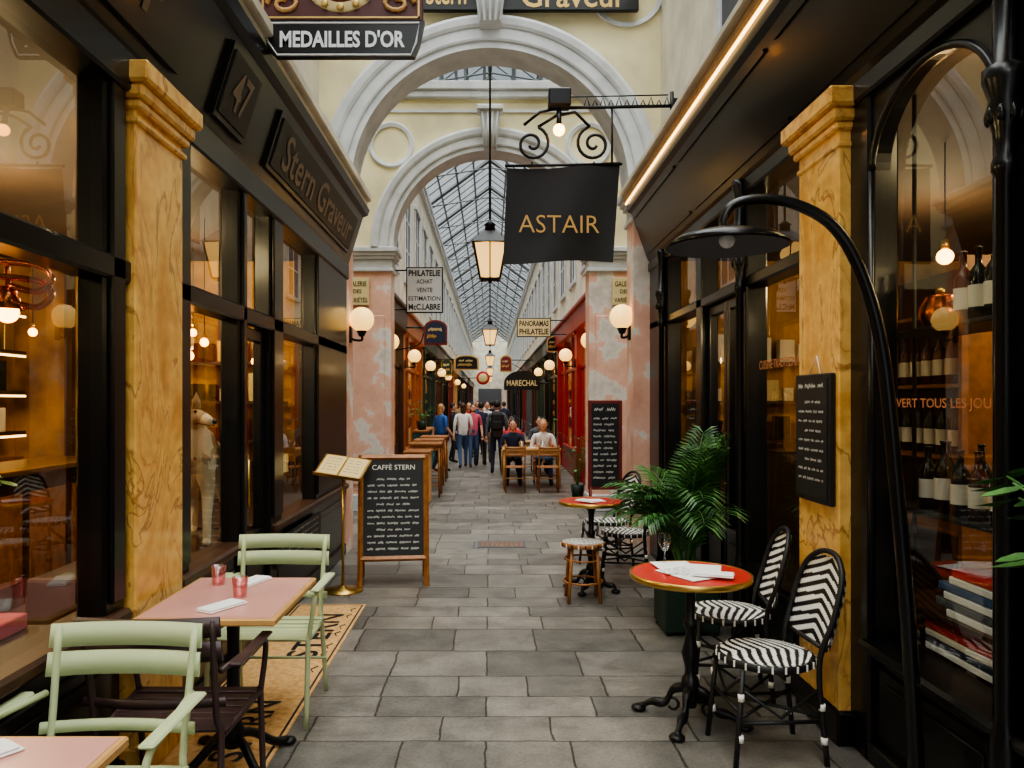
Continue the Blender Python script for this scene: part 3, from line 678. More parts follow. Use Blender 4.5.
# ------------------------------------------------------------ glazed roofs
def roof(name,y0,y1,xw,ze,zr,step,truss):
    mb=MB(name)
    for s in (-1,1):
        mb.add([(s*xw,y0,ze),(s*xw,y1,ze),(0,y1,zr),(0,y0,zr)],[(0,1,2,3)],'roofglass')
        y=y0; 
        while y<=y1+.001:
            mb.tube([(s*xw,y,ze-.03),(0,y,zr-.03)],.02,'steel',4); y+=step
        for q in (.0,.25,.5,.75):
            mb.tube([(s*xw*(1-q),y0,ze+(zr-ze)*q-.05),(s*xw*(1-q),y1,ze+(zr-ze)*q-.05)],.03,'steel',4)
    mb.tube([(0,y0,zr),(0,y1,zr)],.05,'steel',6)
    y=y0
    while y<=y1:
        for s in (-1,1):
            mb.tube([(s*xw,y,ze-.08),(0,y,zr-.1)],.06,'steel',4); mb.tube([(s*xw,y,ze-.08),(0,y,ze+.25)],.02,'steel',4)
        mb.tube([(0,y,ze+.25),(0,y,zr)],.02,'steel',4); y+=truss
    return mb.build()
roof('ceiling_glass_roof',-6,8.2,2.0,7.0,8.1,.5,3.5)
roof('ceiling_glass_roof',11.8,80,2.0,7.7,9.2,.75,3.0)
mb=MB('ceiling_glass_roof')
for (ya,yb) in ((11.5,10.0),(8.5,10.0)):
    mb.add([(-7,ya,6.35),(7,ya,6.35),(7,yb,7.4),(-7,yb,7.4)],[(0,1,2,3)],'roofglass')
    x=-6.8
    while x<7: mb.tube([(x,ya,6.33),(x,yb,7.38)],.022,'steel',4); x+=.42
    for q in (.33,.66): mb.tube([(-7,ya+(yb-ya)*q,6.35+1.05*q),(7,ya+(yb-ya)*q,6.35+1.05*q)],.03,'steel',4)
mb.tube([(-7,10,7.4),(7,10,7.4)],.05,'steel',6)
for x in [-1.9+i*.38 for i in range(11)]: mb.tube([(x,11.82,6.3),(x,11.82,9.2-1.5*abs(x)/2)],.018,'steel',4)
mb.build()

# ------------------------------------------------------------ lamps
def wall_globe(s,y,z,xw=None,xg=None,r=.135):
    mb=MB('globe_wall_lamp'); xg=xg or s*1.44; xw=xw or s*1.52
    mb.sph((xg,y,z),r,'globe',20,14)
    mb.lathe([(0,z-r-.05),(.03,z-r-.05),(.06,z-r+.02),(.065,z-r+.04),(0,z-r+.03)],(xg,y,0),'iron',14)
    mb.tube(bez([(xg,y,z-r-.04),(xg+s*.0,y,z-r-.09),(xw-s*.03,y,z-r-.08),(xw,y,z-r-.02)],12),.014,'iron',8)
    mb.b(min(xw,xw-s*.025),max(xw,xw-s*.025),y-.04,y+.04,z-r-.12,z-r+.06,'iron',.006); mb.build()
wall_globe(-1,8.4,2.52,-1.53,-1.40); wall_globe(1,8.4,2.55,1.53,1.44)
for y in (12.0,15.8,20.1,24.7,28.7,36.8,45.5): wall_globe(-1,y,2.56,-1.75,-1.55)
for y in (12.0,15.8,20.1,24.7,32.5,41.4,49): wall_globe(1,y,2.58,1.75,1.55)
def lantern(y,zt,zb,w,ztop):
    mb=MB('hanging_lantern'); hh=zt-zb
    mb.cyl((0,y,zt),(0,y,ztop),.014,'iron',6)
    zc=zb+hh*.62 
    t,b_=w/2,w*.30
    def sq(r,z): return [(-r,y-r,z),(r,y-r,z),(r,y+r,z),(-r,y+r,z)]
    mb.add(sq(b_,zb+hh*.08)+sq(t,zc),[(0,1,5,4),(1,2,6,5),(2,3,7,6),(3,0,4,7)],'lantg')
    for sx in (-1,1):
        for sy in (-1,1): mb.tube([(sx*b_,y+sy*b_,zb+hh*.08),(sx*t,y+sy*t,zc)],.012,'iron',4)
    for sy in (-1,1): mb.tube([(0,y+sy*b_,zb+hh*.08),(0,y+sy*t,zc)],.008,'iron',4)
    for r,z in ((b_,zb+hh*.08),(t,zc)):
        q=sq(r,z); mb.tube(q,.014,'iron',4,closed=True)
    mb.add(sq(t*1.12,zc)+sq(t*.35,zc+hh*.2),[(0,1,5,4),(1,2,6,5),(2,3,7,6),(3,0,4,7),(0,1,2,3),(4,5,6,7)],'iron')
    mb.lathe([(.35*t,zc+hh*.2),(.3*t,zc+hh*.28),(.4*t,zc+hh*.3),(.1*t,zc+hh*.36),(0,zt)],(0,y,0),'iron',12)
    mb.lathe([(0,zb),(.015,zb+hh*.02),(.03,zb+hh*.06),(b_,zb+hh*.08)],(0,y,0),'iron',12); mb.build()
lantern(9.3,3.82,3.04,.39,7.1)
for y in (20.8,32.8,44.8,59.8): lantern(y,3.85,3.1,.40,9.1)

# ------------------------------------------------------------ hanging signs
mb=MB('medal_sign')
y=4.5; x0,_,zb=W(258,57,y); x1=W(425,57,y)[0]
mb.b(x0+.01,x1-.01,y-.02,y+.02,zb+.20,zb+.78,'maroon',.006)
mb.prismY([(x0+.11,zb-.01),(x1-.06,zb-.01),(x1-.03,zb+.06),(x1,zb+.2),(x0,zb+.2),(x0+.04,zb+.06)],y-.025,y+.018,'black')
q=[(x0+.12,zb+.0),(x1-.08,zb+.0),(x1-.05,zb+.07),(x1-.03,zb+.185),(x0+.03,zb+.185),(x0+.07,zb+.07)]
mb.tube([(a,y-.028,c) for a,c in q],.006,'signwhite',4,closed=True)
mb.text("MEDAILLES D'OR",x1-x0-.25,.10,'signwhite',((x0+x1)/2+.01,y-.027,zb+.093),(1,0,0),U,off=.03)
for (a,b_,c,d) in ((x0+.03,x1-.03,.215,.225),(x0+.03,x1-.03,.75,.76)): mb.b(a,b_,y-.025,y-.02,zb+c,zb+d,'gold')
for a in (x0+.03,x1-.04): mb.b(a,a+.01,y-.025,y-.02,zb+.215,zb+.76,'gold')
xc=(x0+x1)/2; mb.sph((xc,y-.02,zb+.42),(.21,.02,.17),'signcream',24,12); mb.sph((xc,y-.03,zb+.42),(.15,.02,.12),'redb',24,12); mb.sph((xc,y-.04,zb+.42),(.08,.02,.06),'signcream')
for a in range(12): mb.sph((xc+.18*cos(a*pi/6),y-.04,zb+.42+.145*sin(a*pi/6)),(.022,.008,.022),'gold',8,6)
for s in (-1,1):
    for j in range(3):
        pts=[(xc+s*(.33+.03*(j%2)+ (.10-.075*t/14)*cos(t*.6)),y-.025,zb+.30+j*.15+(.065-.045*t/14)*sin(t*.6)) for t in range(15)]; mb.tube(pts,.014,'gold' if j%2 else 'woodl',6)
mb.tube([(x0+.02,y,zb+.78),(x0+.02,y,zb+.95)],.012,'iron',6); mb.tube([(x1-.1,y,zb+.78),(x1-.1,y,zb+.95)],.012,'iron',6); mb.tube([(-1.83,y,zb+.95),(x1,y,zb+.95)],.018,'iron',8)
mb.build()
mb=MB('astair_flag_sign')
y=6.0
def PW(px,py,yy=6.0): return W(px,py,yy)
n=16; vs=[];fs=[]
for i in range(n+1):
    t=i/n; px_t=507+(620-507)*t; px_b=503+(613-503)*t
    pyt=168-2*t*2+ -0*t+2.2*sin(t*5); pyb=263-1.5*t+1.5*sin(t*6+1)
    for j in range(9):
        q=j/8; vs.append(W(px_t+(px_b-px_t)*q,pyt+(pyb-pyt)*q,6.0+.03*sin(t*7+q*2)*(.3+q)))
for i in range(n):
    for j in range(8): fs.append((i*9+j,(i+1)*9+j,(i+1)*9+j+1,i*9+j+1))
mb.add(vs,fs,'flag',True)
o=W(559,224,5.955); mb.text('ASTAIR',80*6/F,17.5*6/F,'flagtxt',o,(1,0,-.01),U,off=-.008)
mb.cyl(PW(505,166),PW(622,164),.012,'iron',8)
mb.tube([PW(560,108),PW(672,106)],.014,'iron',8); mb.tube([PW(672,92),PW(672,122)],.016,'iron',8); mb.tube([PW(560,108),PW(540,112),PW(524,125)],.012,'iron',8)
mb.b(PW(672,0)[0],1.83,5.96,6.04,PW(0,112)[2],PW(0,100)[2],'iron')
def spiral(cx,cy,r0,r1,a0,turns,k=30):
    return [PW(cx+(r0+(r1-r0)*i/k)*cos(a0+turns*2*pi*i/k),cy+(r0+(r1-r0)*i/k)*sin(a0+turns*2*pi*i/k)) for i in range(k+1)]
mb.tube(spiral(532,144,18,3,-1.2,1.6),.013,'iron',6); mb.tube(spiral(594,144,18,3,-1.9,-1.6),.013,'iron',6)
mb.tube([PW(538,127),PW(556,116),PW(575,112),PW(590,127)],.012,'iron',6)
for a,b_ in (((532,162),(532,166)),((594,162),(594,165)),((612,108),(612,165))): mb.tube([PW(*a),PW(*b_)],.009,'iron',6)
for i in range(11): 
    x=584+i*8; mb.tube([PW(x,107),PW(x+3,97+(i%2)*3),PW(x+6,107)],.006,'iron',5)
mb.tube([PW(570,97),PW(668,95)],.006,'iron',5)
mb.b(PW(548,0)[0],PW(570,0)[0],5.9,6.05,PW(0,109)[2],PW(0,92)[2],'iron',.01)
mb.sph(PW(559,130,5.9),.045,'bulb'); mb.tube([PW(559,109,5.95),PW(559,126,5.9)],.02,'iron',8)
mb.build()
def board_sign(name,px0,px1,py0,py1,Y,bg,fg,lines,side,frame=None):
    mb=MB(name); x0,_,z1=W(px0,py0,Y); x1,_,z0=W(px1,py1,Y)
    mb.b(x0,x1,Y,Y+.04,z0,z1,frame or bg,.004); mb.b(x0+.02,x1-.02,Y-.004,Y,z0+.02,z1-.02,bg)
    n=len(lines)
    for i,t in enumerate(lines):
        big=(i in (0,n-1)) if n>2 else True
        hh=(z1-z0-.06)/n; wmax=(x1-x0)*.86; w=wmax if big else min(wmax,wmax*max(.5,len(t)/max(len(q) for q in lines)))
        mb.text(t,w,hh*(.72 if big else .52),fg,((x0+x1)/2,Y-.005,z1-.03-hh*(i+.5)),(1,0,0),U,off=.03 if big else .01)
    xe=side*1.9; xa=x0 if side<0 else x1
    for z in (z1-.05,z0+.06): mb.tube([(xa,Y+.02,z),(xe,Y+.02,z)],.014,'iron',6)
    return mb.build()
board_sign('philately_sign',406,443,267,313,12.3,'signwhite','signblk',['PHILATELIE','ACHAT','VENTE','ESTIMATION','McC.LABRE'],-1,'signblk')
board_sign('panoramas_sign',517,551,318,337,17,'signcream','signblk',['PANORAMAS','PHILATELIE'],1,'signblk')
def deco_sign(px0,px1,py0,py1,Y,bg,rim,side,seed):
    mb=MB('hanging_shop_sign'); x0,_,z1=W(px0,py0,Y); x1,_,z0=W(px1,py1,Y); xc=(x0+x1)/2; w=(x1-x0)/2; h=(z1-z0)
    top=[(xc+w*cos(pi*i/10),z1-h*.3+h*.3*sin(pi*i/10)) for i in range(11)]
    mb.prismY([(x0,z0),(x1,z0)]+top,Y,Y+.05,rim)
    mb.prismY([(x0+w*.12,z0+h*.08),(x1-w*.12,z0+h*.08)]+[(xc+w*.85*cos(pi*i/10),z1-h*.32+h*.24*sin(pi*i/10)) for i in range(11)],Y-.01,Y,bg)
    mb.scribble((xc,Y-.012,z0+h*.35),(1,0,0),U,w*1.4,h*.2,'gold',th=.03,seed=seed); mb.scribble((xc,Y-.012,z0+h*.62),(1,0,0),U,w*1.2,h*.15,'signcream',th=.025,seed=seed+1)
    mb.tube([((x0 if side<0 else x1),Y+.02,z1-h*.3),(side*1.9,Y+.02,z1-h*.3)],.02,'iron',6)
    mb.tube(bez([((x0 if side<0 else x1),Y+.02,z0+h*.5),(side*1.45,Y+.02,z0),(side*1.9,Y+.02,z0-.1)],12),.014,'iron',6); mb.build()
deco_sign(424,447,320,345,15.5,'c_navy','redb',-1,1); deco_sign(454,479,355,370,23,'black','gold',-1,2); deco_sign(500,512,355,372,30,'redb','gold',1,3); deco_sign(441,452,358,376,27,'pot','brass',-1,4); deco_sign(547,560,336,352,20,'black','woodl',1,5)
mb=MB('arched_shop_sign'); Y=22; x0,_,zb=W(504,390,Y); x1=W(540,390,Y)[0]; xc=(x0+x1)/2; hw=(x1-x0)/2
mb.prismY([(x0,zb),(x1,zb)]+[(xc+hw*cos(pi*i/12),zb+.2+.35*sin(pi*i/12)) for i in range(13)],Y,Y+.06,'black')
mb.text('MARECHAL',hw*1.7,.17,'signcream',(xc,Y-.003,zb+.2),(1,0,0),U,off=.01); mb.tube([(x1,Y+.03,zb+.2),(1.9,Y+.03,zb+.2)],.02,'iron',6); mb.build()
mb=MB('round_shop_sign'); p=W(483,378,34); mb.sph(p,(.3,.05,.3),'c_redc',20,12); mb.sph((p[0],p[1]-.03,p[2]),(.2,.05,.2),'signcream',20,12); mb.tube([p,(-1.9,p[1],p[2])],.02,'iron',6); mb.build()

# ------------------------------------------------------------ furniture
def green_chair(name,x,y,rot,c):
    mb=MB(name); place(mb,x,y,0,rot)
    w=.25
    for s in (-1,1):
        mb.tube(bez([(s*(w-.01),.27,0),(s*(w-.02),.20,.40),(s*(w-.03),.22,.5),(s*(w-.02),.29,.86)],16),.013,c,8)
        mb.tube(bez([(s*w,-.25,0),(s*w,-.21,.40),(s*w,-.20,.44)],8),.013,c,8)
        mb.tube([(s*w,-.2,.43),(s*(w-.02),.2,.41)],.013,c,8)
        mb.tube(bez([(s*w,-.205,.42),(s*(w+.02),-.2,.56),(s*(w+.03),-.17,.645),(s*(w+.03),-.05,.665),(s*(w-.01),.23,.66)],18),.012,c,8)
        mb.b(s*(w+.03)-.024,s*(w+.03)+.024,-.2,.2,.664,.678,c,.006)
    for i in range(7):
        ya=-.225+i*.062; mb.b(-w+.005,w-.005,ya,ya+.052,.425-(.012*sin(pi*i/6)),.437-(.012*sin(pi*i/6)),c,.003)
    def slat(z0,z1):
        n=10; vs=[]; fs=[]
        for i in range(n+1):
            t=-1+2*i/n; xx=t*(w+.005); bow=.035*(1-t*t)
            for z in (z0,z1):
                for th in (0,.01): vs.append((xx,.205+(z-.5)*.22+bow+th,z))
        for i in range(n):
            a=i*4; b_=a+4; fs+= [(a,b_,b_+2,a+2),(a+1,a+3,b_+3,b_+1),(a,a+1,b_+1,b_),(a+2,b_+2,b_+3,a+3)]
        mb.add(vs,fs,c,True)
    for z0,z1 in ((.795,.87),(.705,.78),(.53,.565)): slat(z0,z1)
    mb.tube([(-w,.22,.2),(w,.22,.2)],.008,c,6)
    return mb.build()
green_chair('green_armchair',-1.16,4.06,.0,'green')
green_chair('green_armchair',-1.225,2.31,.0,'green')
green_chair('brown_armchair',-1.2,2.98,pi,'brown')
cafe_table('rectangular_cafe_table',-1.15,3.45,.58,.74,'pink')
cafe_table('rectangular_cafe_table',-1.24,1.66,.60,.70,'pink')
def napkin(x,y,z,rot,n='folded_napkin'):
    mb=MB(n); place(mb,x,y,z,rot); mb.b(-.045,.045,-.1,.1,0,.008,'white',.003); mb.b(-.043,.043,-.098,.09,.008,.015,'white',.003); mb.build()
napkin(-1.13,3.25,.753,-.5); napkin(-1.14,3.7,.753,-.3); napkin(-1.25,1.86,.753,-.6)
def tumbler(x,y,z,m='pinkglass',r=.035,h=.09):
    mb=MB('drinking_glass'); mb.lathe([(0,0),(r*.8,0),(r,h),(r*.93,h),(r*.74,.008),(0,.008)],(x,y,z),m,18); mb.build()
tumbler(-1.29,3.66,.753); tumbler(-1.11,3.42,.753)

def bistro_table(name,x,y,r,z,top='redtop',fr=.27):
    mb=MB(name); place(mb,x,y)
    mb.lathe([(0,z-.03),(r-.005,z-.03),(r,z-.02),(r,z),(r-.006,z+.003),(r-.012,z),],(0,0,0),'brass',48,cap=False)
    mb.disc(r-.012,(0,0,z),top)
    mb.lathe([(0,z-.031),(.13,z-.031),(.13,z-.045),(.035,z-.07),(.025,z-.12),(.022,.52),(.035,.50),(.035,.48),(.022,.46),(.03,.40),(.045,.34),(.03,.28),(.024,.24),(.04,.22),(.05,.17),(.035,.12),(.03,.07),(0,.07)],(0,0,0),'iron',20)
    for i in range(4):
        a=pi/4+i*pi/2+.3; c,s=cos(a),sin(a)
        mb.tube(bez([(c*.02,s*.02,.17),(c*.09,s*.09,.14),(c*.13,s*.13,.07),(c*.2,s*.2,.06),(c*fr,s*fr,.02)],16),[.02+.006*sin(q*.8) for q in range(17)],'iron',8)
        mb.sph((c*fr,s*fr,.018),(.04,.04,.018),'iron',10,6)
        mb.tube([(c*(.09+.03*cos(t*.7)),s*(.09+.03*cos(t*.7)),.07+.03*sin(t*.7)) for t in range(9)],.008,'iron',6)
    mb.build()
bistro_table('round_bistro_table',1.02,3.92,.305,.75)
bistro_table('round_bistro_table',.87,6.62,.28,.77,fr=.22)
mb=MB('paper_menu'); 
for (x,y,ro,m,dz) in ((1.0,3.88,.5,'paper',0),(1.08,3.95,-.3,'paper',.003),(.97,4.0,.1,'white',.006)):
    place(mb,x,y,.754+dz,ro); mb.b(-.1,.1,-.14,.14,0,.003,m)
place(mb,1.0,3.88,.7635,.5)
for i in range(6): mb.scribble((0,.1-.03*i,.0),(1,0,0),(0,1,0),.15,.012,'c_grey',lift=.001,seed=i)
mb.build()
napkin(1.1,3.8,.764,1.2); 
mb=MB('drinking_glass'); mb.lathe([(0,0),(.03,0),(.03,.003),(.005,.008),(.004,.07),(.02,.085),(.036,.12),(.03,.17)],(.93,4.1,.752),'clearglass',18,cap=False); mb.build()
mb=MB('paper_menu'); place(mb,.87,6.6,.774,.2); mb.b(-.1,.1,-.08,.08,0,.005,'paper'); mb.build()
napkin(.82,6.5,.78,.7)

def stripe_patch(mb,fn,nu,nv,per,amp,chev=True):
    for i in range(nu):
        for j in range(nv):
            u=(i+.5)/nu; v=(j+.5)/nv
            k_=(v*per+(abs(u-.5)*amp if chev else 0))%1.0
            ps=[fn(i/nu,j/nv),fn((i+1)/nu,j/nv),fn((i+1)/nu,(j+1)/nv),fn(i/nu,(j+1)/nv)]
            mb.add(ps,[(0,1,2,3)],'weavew' if k_<.5 else 'weaveb')
def woven_chair(name,x,y,rot):
    mb=MB(name); place(mb,x,y,0,rot)
    R_=.205
    def seat(u,v):
        a=2*u-1; b_=2*v-1
        xx=a*math.sqrt(max(0,1-b_*b_/2)); yy=b_*math.sqrt(max(0,1-a*a/2))
        return (xx*R_*1.03,yy*R_,.46+.012*(1-(xx*xx+yy*yy)))
    stripe_patch(mb,seat,36,60,9,3.0)
    mb.lathe([(R_*1.02,.425),(R_*1.06,.43),(R_*1.06,.455),(R_*1.0,.462)],(0,0,0),'weaveb',36,cap=False); mb.disc(R_,(0,0,.43),'weaveb',36)
    for i in range(24):
        a=2*pi*i/24
        mb.tube([(R_*1.065*cos(a),R_*1.065*sin(a),.43),(R_*1.065*cos(a),R_*1.065*sin(a),.458)],.005,'weavew',4)
    hoop=bez([(-.17,.21,0),(-.175,.17,.44),(-.20,.22,.65),(-.18,.27,.82),(-.10,.30,.90),(0,.31,.92),(.10,.30,.90),(.18,.27,.82),(.20,.22,.65),(.175,.17,.44),(.17,.21,0)],60)
    mb.tube(hoop,.013,'weaveb',8)
    def back(u,v):
        a=2*u-1; z=.52+v*.37; hw=.195 if z<.75 else .195*math.sqrt(max(0.02,1-((z-.75)/.165)**2))
        return (a*hw,.175+(z-.44)*.28+.02*(1-a*a),z)
    stripe_patch(mb,back,24,60,8,3.0)
    def back2(u,v): p=back(u,v); return (p[0],p[1]+.012,p[2])
    stripe_patch(mb,back2,24,60,8,3.0)
    mb.tube([(-.185,.195,.52),(.185,.195,.52)],.01,'weaveb',6)
    for s in (-1,1):
        mb.tube([(s*.16,-.17,.43),(s*.18,-.21,0)],.013,'weaveb',8)
        for z in (.12,.3): mb.tube([(s*(.163+.015*(1-z)),-.18-.02*(.4-z),z),(s*(.163+.015*(1-z)),-.182-.02*(.4-z),z+.03)],.0145,'weavew',8)
        for z in (.1,.25): mb.tube([(s*.172,.202-z*.07,z),(s*.172,.202-z*.07,z+.03)],.0155,'weavew',8)
        mb.tube([(s*.17,-.19,.2),(s*.17,.19,.2)],.009,'weaveb',6)
        mb.tube([(s*.165,-.18,.35),(s*.17,-.0,.22),(s*.17,.18,.35)],.008,'weaveb',6)
    mb.tube([(-.17,-.19,.25),(.17,-.19,.25)],.009,'weaveb',6); mb.tube([(-.17,.19,.22),(.17,.19,.22)],.009,'weaveb',6)
    mb.tube([(-.165,-.185,.4),(0,-.19,.28),(.165,-.185,.4)],.008,'weaveb',6)
    mb.tube([(-.16,.18,.22),(.16,-.18,.22)],.008,'weaveb',6); mb.tube([(.16,.18,.22),(-.16,-.18,.22)],.008,'weaveb',6)
    mb.build()
woven_chair('woven_bistro_chair',1.28,3.58,-pi/2+.06)
woven_chair('woven_bistro_chair',1.33,4.3,-pi/2-.15)
woven_chair('woven_bistro_chair',1.22,6.95,-pi/2-.2)
woven_chair('woven_bistro_chair',1.15,7.6,-pi/2+.3)
mb=MB('rattan_stool'); place(mb,.76,6.3)
def sst(u,v):
    a=2*u-1; b_=2*v-1; xx=a*math.sqrt(1-b_*b_/2); yy=b_*math.sqrt(1-a*a/2); return (xx*.17,yy*.17,.48+.01*(1-xx*xx-yy*yy))
stripe_patch(mb,sst,30,40,8,2)
mb.lathe([(.165,.44),(.178,.445),(.178,.475),(.165,.482)],(0,0,0),'wood',28,cap=False)
for i in range(20): a=2*pi*i/20; mb.tube([(.178*cos(a),.178*sin(a),.445),(.178*cos(a),.178*sin(a),.475)],.006,'weaveb' if i%2 else 'weavew',4)
for i in range(4):
    a=pi/4+i*pi/2; mb.tube([(.14*cos(a),.14*sin(a),.45),(.18*cos(a),.18*sin(a),0)],.014,'wood',8)
mb.tube([(.16*cos(t*pi/8),.16*sin(t*pi/8),.16) for t in range(16)],.009,'wood',6,closed=True); mb.tube([(.15*cos(t*pi/8),.15*sin(t*pi/8),.34) for t in range(16)],.008,'wood',6,closed=True)
mb.build()

# arc lamp
mb=MB('arc_floor_lamp')
Y=2.9
path=[W(918,832,Y),W(915,740,Y),W(908,620,Y),W(896,480,Y),W(882,350,Y),W(862,275,Y),W(835,228,Y),W(800,206,Y),W(765,199,Y),W(735,204,Y),W(724,218,Y),W(723,232,Y)]
pp=bez(path,60); mb.tube(pp,[.03-.014*i/(len(pp)-1) for i in range(len(pp))],'black',12)
cx=W(727,0,Y)[0]; zr=W(0,243,Y)[2]
mb.lathe([(0,.065),(.02,.062),(.03,.05),(.12,.04),(.19,.02),(.232,-.012),(.228,-.014),(.18,.012),(.1,.026),(0,.03)],(cx,Y,zr),'black',36)
mb.lathe([(0,.026),(.1,.022),(.18,.006),(.222,-.015)],(cx,Y,zr-.002),M['c_grey'],36,cap=False)
mb.sph((cx,Y,zr+.01),.03,'white')
mb.lathe([(0,0),(.16,0),(.16,.015),(.05,.03),(.035,.08),(0,.08)],(path[0][0]-.0,Y,0),'black',28)
mb.build()

# A-board
mb=MB('a_frame_chalkboard'); place(mb,-.87,6.95,0,.12)
tl=.18
def fr(s):
    def P(x,z,l=0): return (x, s*(tl*(1-z/1.15))+s*.02+s*l, z)
    for x in (-.29,.29): mb.tube([P(x,0),P(x,1.14)],.024,'wood',4)
    for z in (.24,1.12): mb.tube([P(-.29,z),P(.29,z)],.024,'wood',4)
    v=[P(-.28,.25),P(.28,.25),P(.28,1.11),P(-.28,1.11)]; mb.add(v,[(0,1,2,3)],'slate')
    mb.add([(a[0],a[1]-s*.01,a[2]) for a in v],[(0,1,2,3)],'woodd')
fr(-1); fr(1)
yd2=Vector((0,tl/1.15,1)).normalized()
def PF(z): return (0,-(tl*(1-z/1.15))-.024,z)
mb.text('CAFFÈ STERN',.38,.055,'chalk',PF(1.04),(1,0,0),yd2,off=.004)
for i in range(12): mb.scribble(PF(.93-i*.055),(1,0,0),yd2,.46 if i%4 else .3,.024,'chalk',lift=.003,th=.003,seed=40+i)
mb.build()
mb=MB('brass_menu_stand'); x,y=-1.26,6.6
mb.lathe([(0,0),(.17,0),(.17,.012),(.04,.025),(.02,.05),(0,.05)],(x,y,0),'brass',28); mb.cyl((x,y,.03),(x,y,1.02),.012,'brass',10)
mb.M=Matrix.Translation((x,y,1.06))@Matrix.Rotation(-.25,4,'Z')@Matrix.Rotation(.55,4,'X')@Matrix.Rotation(.15,4,'Y')
mb.b(-.21,.21,-.15,.15,-.008,.008,'brass',.004); mb.b(-.19,-.01,-.13,.13,.008,.012,'signcream'); mb.b(.01,.19,-.13,.13,.008,.012,'signcream'); mb.b(-.21,.21,-.155,-.145,.0,.03,'brass')
for i in range(5): mb.scribble((-.1,.09-.04*i,.012),(1,0,0),(0,1,0),.14,.015,'c_grey',lift=.001,seed=i); mb.scribble((.1,.09-.04*i,.012),(1,0,0),(0,1,0),.14,.015,'c_grey',lift=.001,seed=i+9)
mb.build()
mb=MB('standing_menu_board'); Y=8.45; x0=W(588,0,Y)[0]; x1=W(622,0,Y)[0]; z0=.66; z1=1.64
mb.b(x0,x1,Y-.02,Y+.02,z0,z1,'redb',.008); mb.b(x0+.035,x1-.035,Y-.024,Y-.019,z0+.035,z1-.035,'slate')
for x in (x0+.03,x1-.03): mb.tube([(x,Y,z0+.1),(x,Y-.08,0)],.014,'redb',6); mb.tube([(x,Y,z1-.2),(x,Y+.3-.18,0)],.014,'redb',6)
xm=(x0+x1)/2; mb.scribble((xm,Y-.024,z1-.1),(1,0,0),U,.24,.045,'chalk',th=.006,seed=3)
for i in range(11): mb.scribble((xm,Y-.024,z1-.2-i*.065),(1,0,0),U,.26,.03,'chalk',th=.004,seed=60+i)
mb.build()
def palm(name,x,y,n,L_,seed,potr=.19,poth=.42,leaf='leaf',xlim=1.62):
    mb=MB(name); rg=random.Random(seed)
    mb.b(x-potr,x+potr,y-potr,y+potr,.02,poth,'pot',.012); mb.b(x-potr-.01,x+potr+.01,y-potr-.01,y+potr+.01,poth-.05,poth,'pot',.01)
    for sx in (-1,1):
        for sy in (-1,1): mb.b(x+sx*(potr-.03)-.02,x+sx*(potr-.03)+.02,y+sy*(potr-.03)-.02,y+sy*(potr-.03)+.02,0,.03,'blackm')
    mb.b(x-potr*.6,x+potr*.6,y-potr*.6,y+potr*.6,poth-.02,poth+.002,'soil')
    for i in range(n):
        a=i*2.399+rg.uniform(-.3,.3); el=rg.uniform(0,1); l=L_*rg.uniform(.75,1.1)
        d=Vector((cos(a),sin(a),0))
        room=(xlim-x)/max(.01,d.x) if d.x>0 else 9
        p=Vector((x+d.x*.05,y+d.y*.05,poth)); pts=[]; K=16
        a0=.12+.35*el; drop=1.1+.9*el
        if d.x<-.35: l*=.72; a0*=.7
        if room<l*.75: a0=.08; drop=.6; l*=.9
        for k_ in range(K+1):
            t=k_/K; aa=pi/2-a0-drop*t*t; pts.append(p.copy()); p=p+(d*cos(aa)+Vector((0,0,1))*sin(aa))*(l/K)
            if p.x>xlim: p.x=xlim-rg.uniform(0,.02)
        mb.tube([tuple(q) for q in pts],[.007*(1-.7*k_/K)+.001 for k_ in range(K+1)],'leaf2' if i%3 else leaf,5)
        for k_ in range(6,K*2+1):
            t=k_/(K*2); q=pts[int(t*K)] if t*K==int(t*K) else (pts[int(t*K)]+pts[min(K,int(t*K)+1)])/2
            tg=(pts[min(K,int(t*K)+1)]-pts[max(0,int(t*K)-1)]).normalized()
            sd=tg.cross(Vector((0,0,1)))
            if sd.length<.05: sd=Vector((-d.y,d.x,0))
            sd.normalize(); upv=sd.cross(tg)
            ll=.25*L_*(max(.02,sin(pi*min(1,(t-.05)*.95)))**.6)+.02
            for s in (-1,1):
                dirv=(tg*.8+sd*s*.75+upv*.15+Vector((0,0,-.12))).normalized(); e=q+dirv*ll+Vector((0,0,-.25*ll)); mid=q+dirv*ll*.5; wv=upv.cross(dirv).normalized()*.009
                for vv in (e,mid):
                    if vv.x>1.69: vv.x=1.69
                mb.add([tuple(q),tuple(mid+wv),tuple(e),tuple(mid-wv)],[(0,1,2,3)],leaf if (k_+i)%3 else 'leaf2')
    return mb.build()
palm('potted_palm',1.40,5.5,40,1.06,3,xlim=1.66)
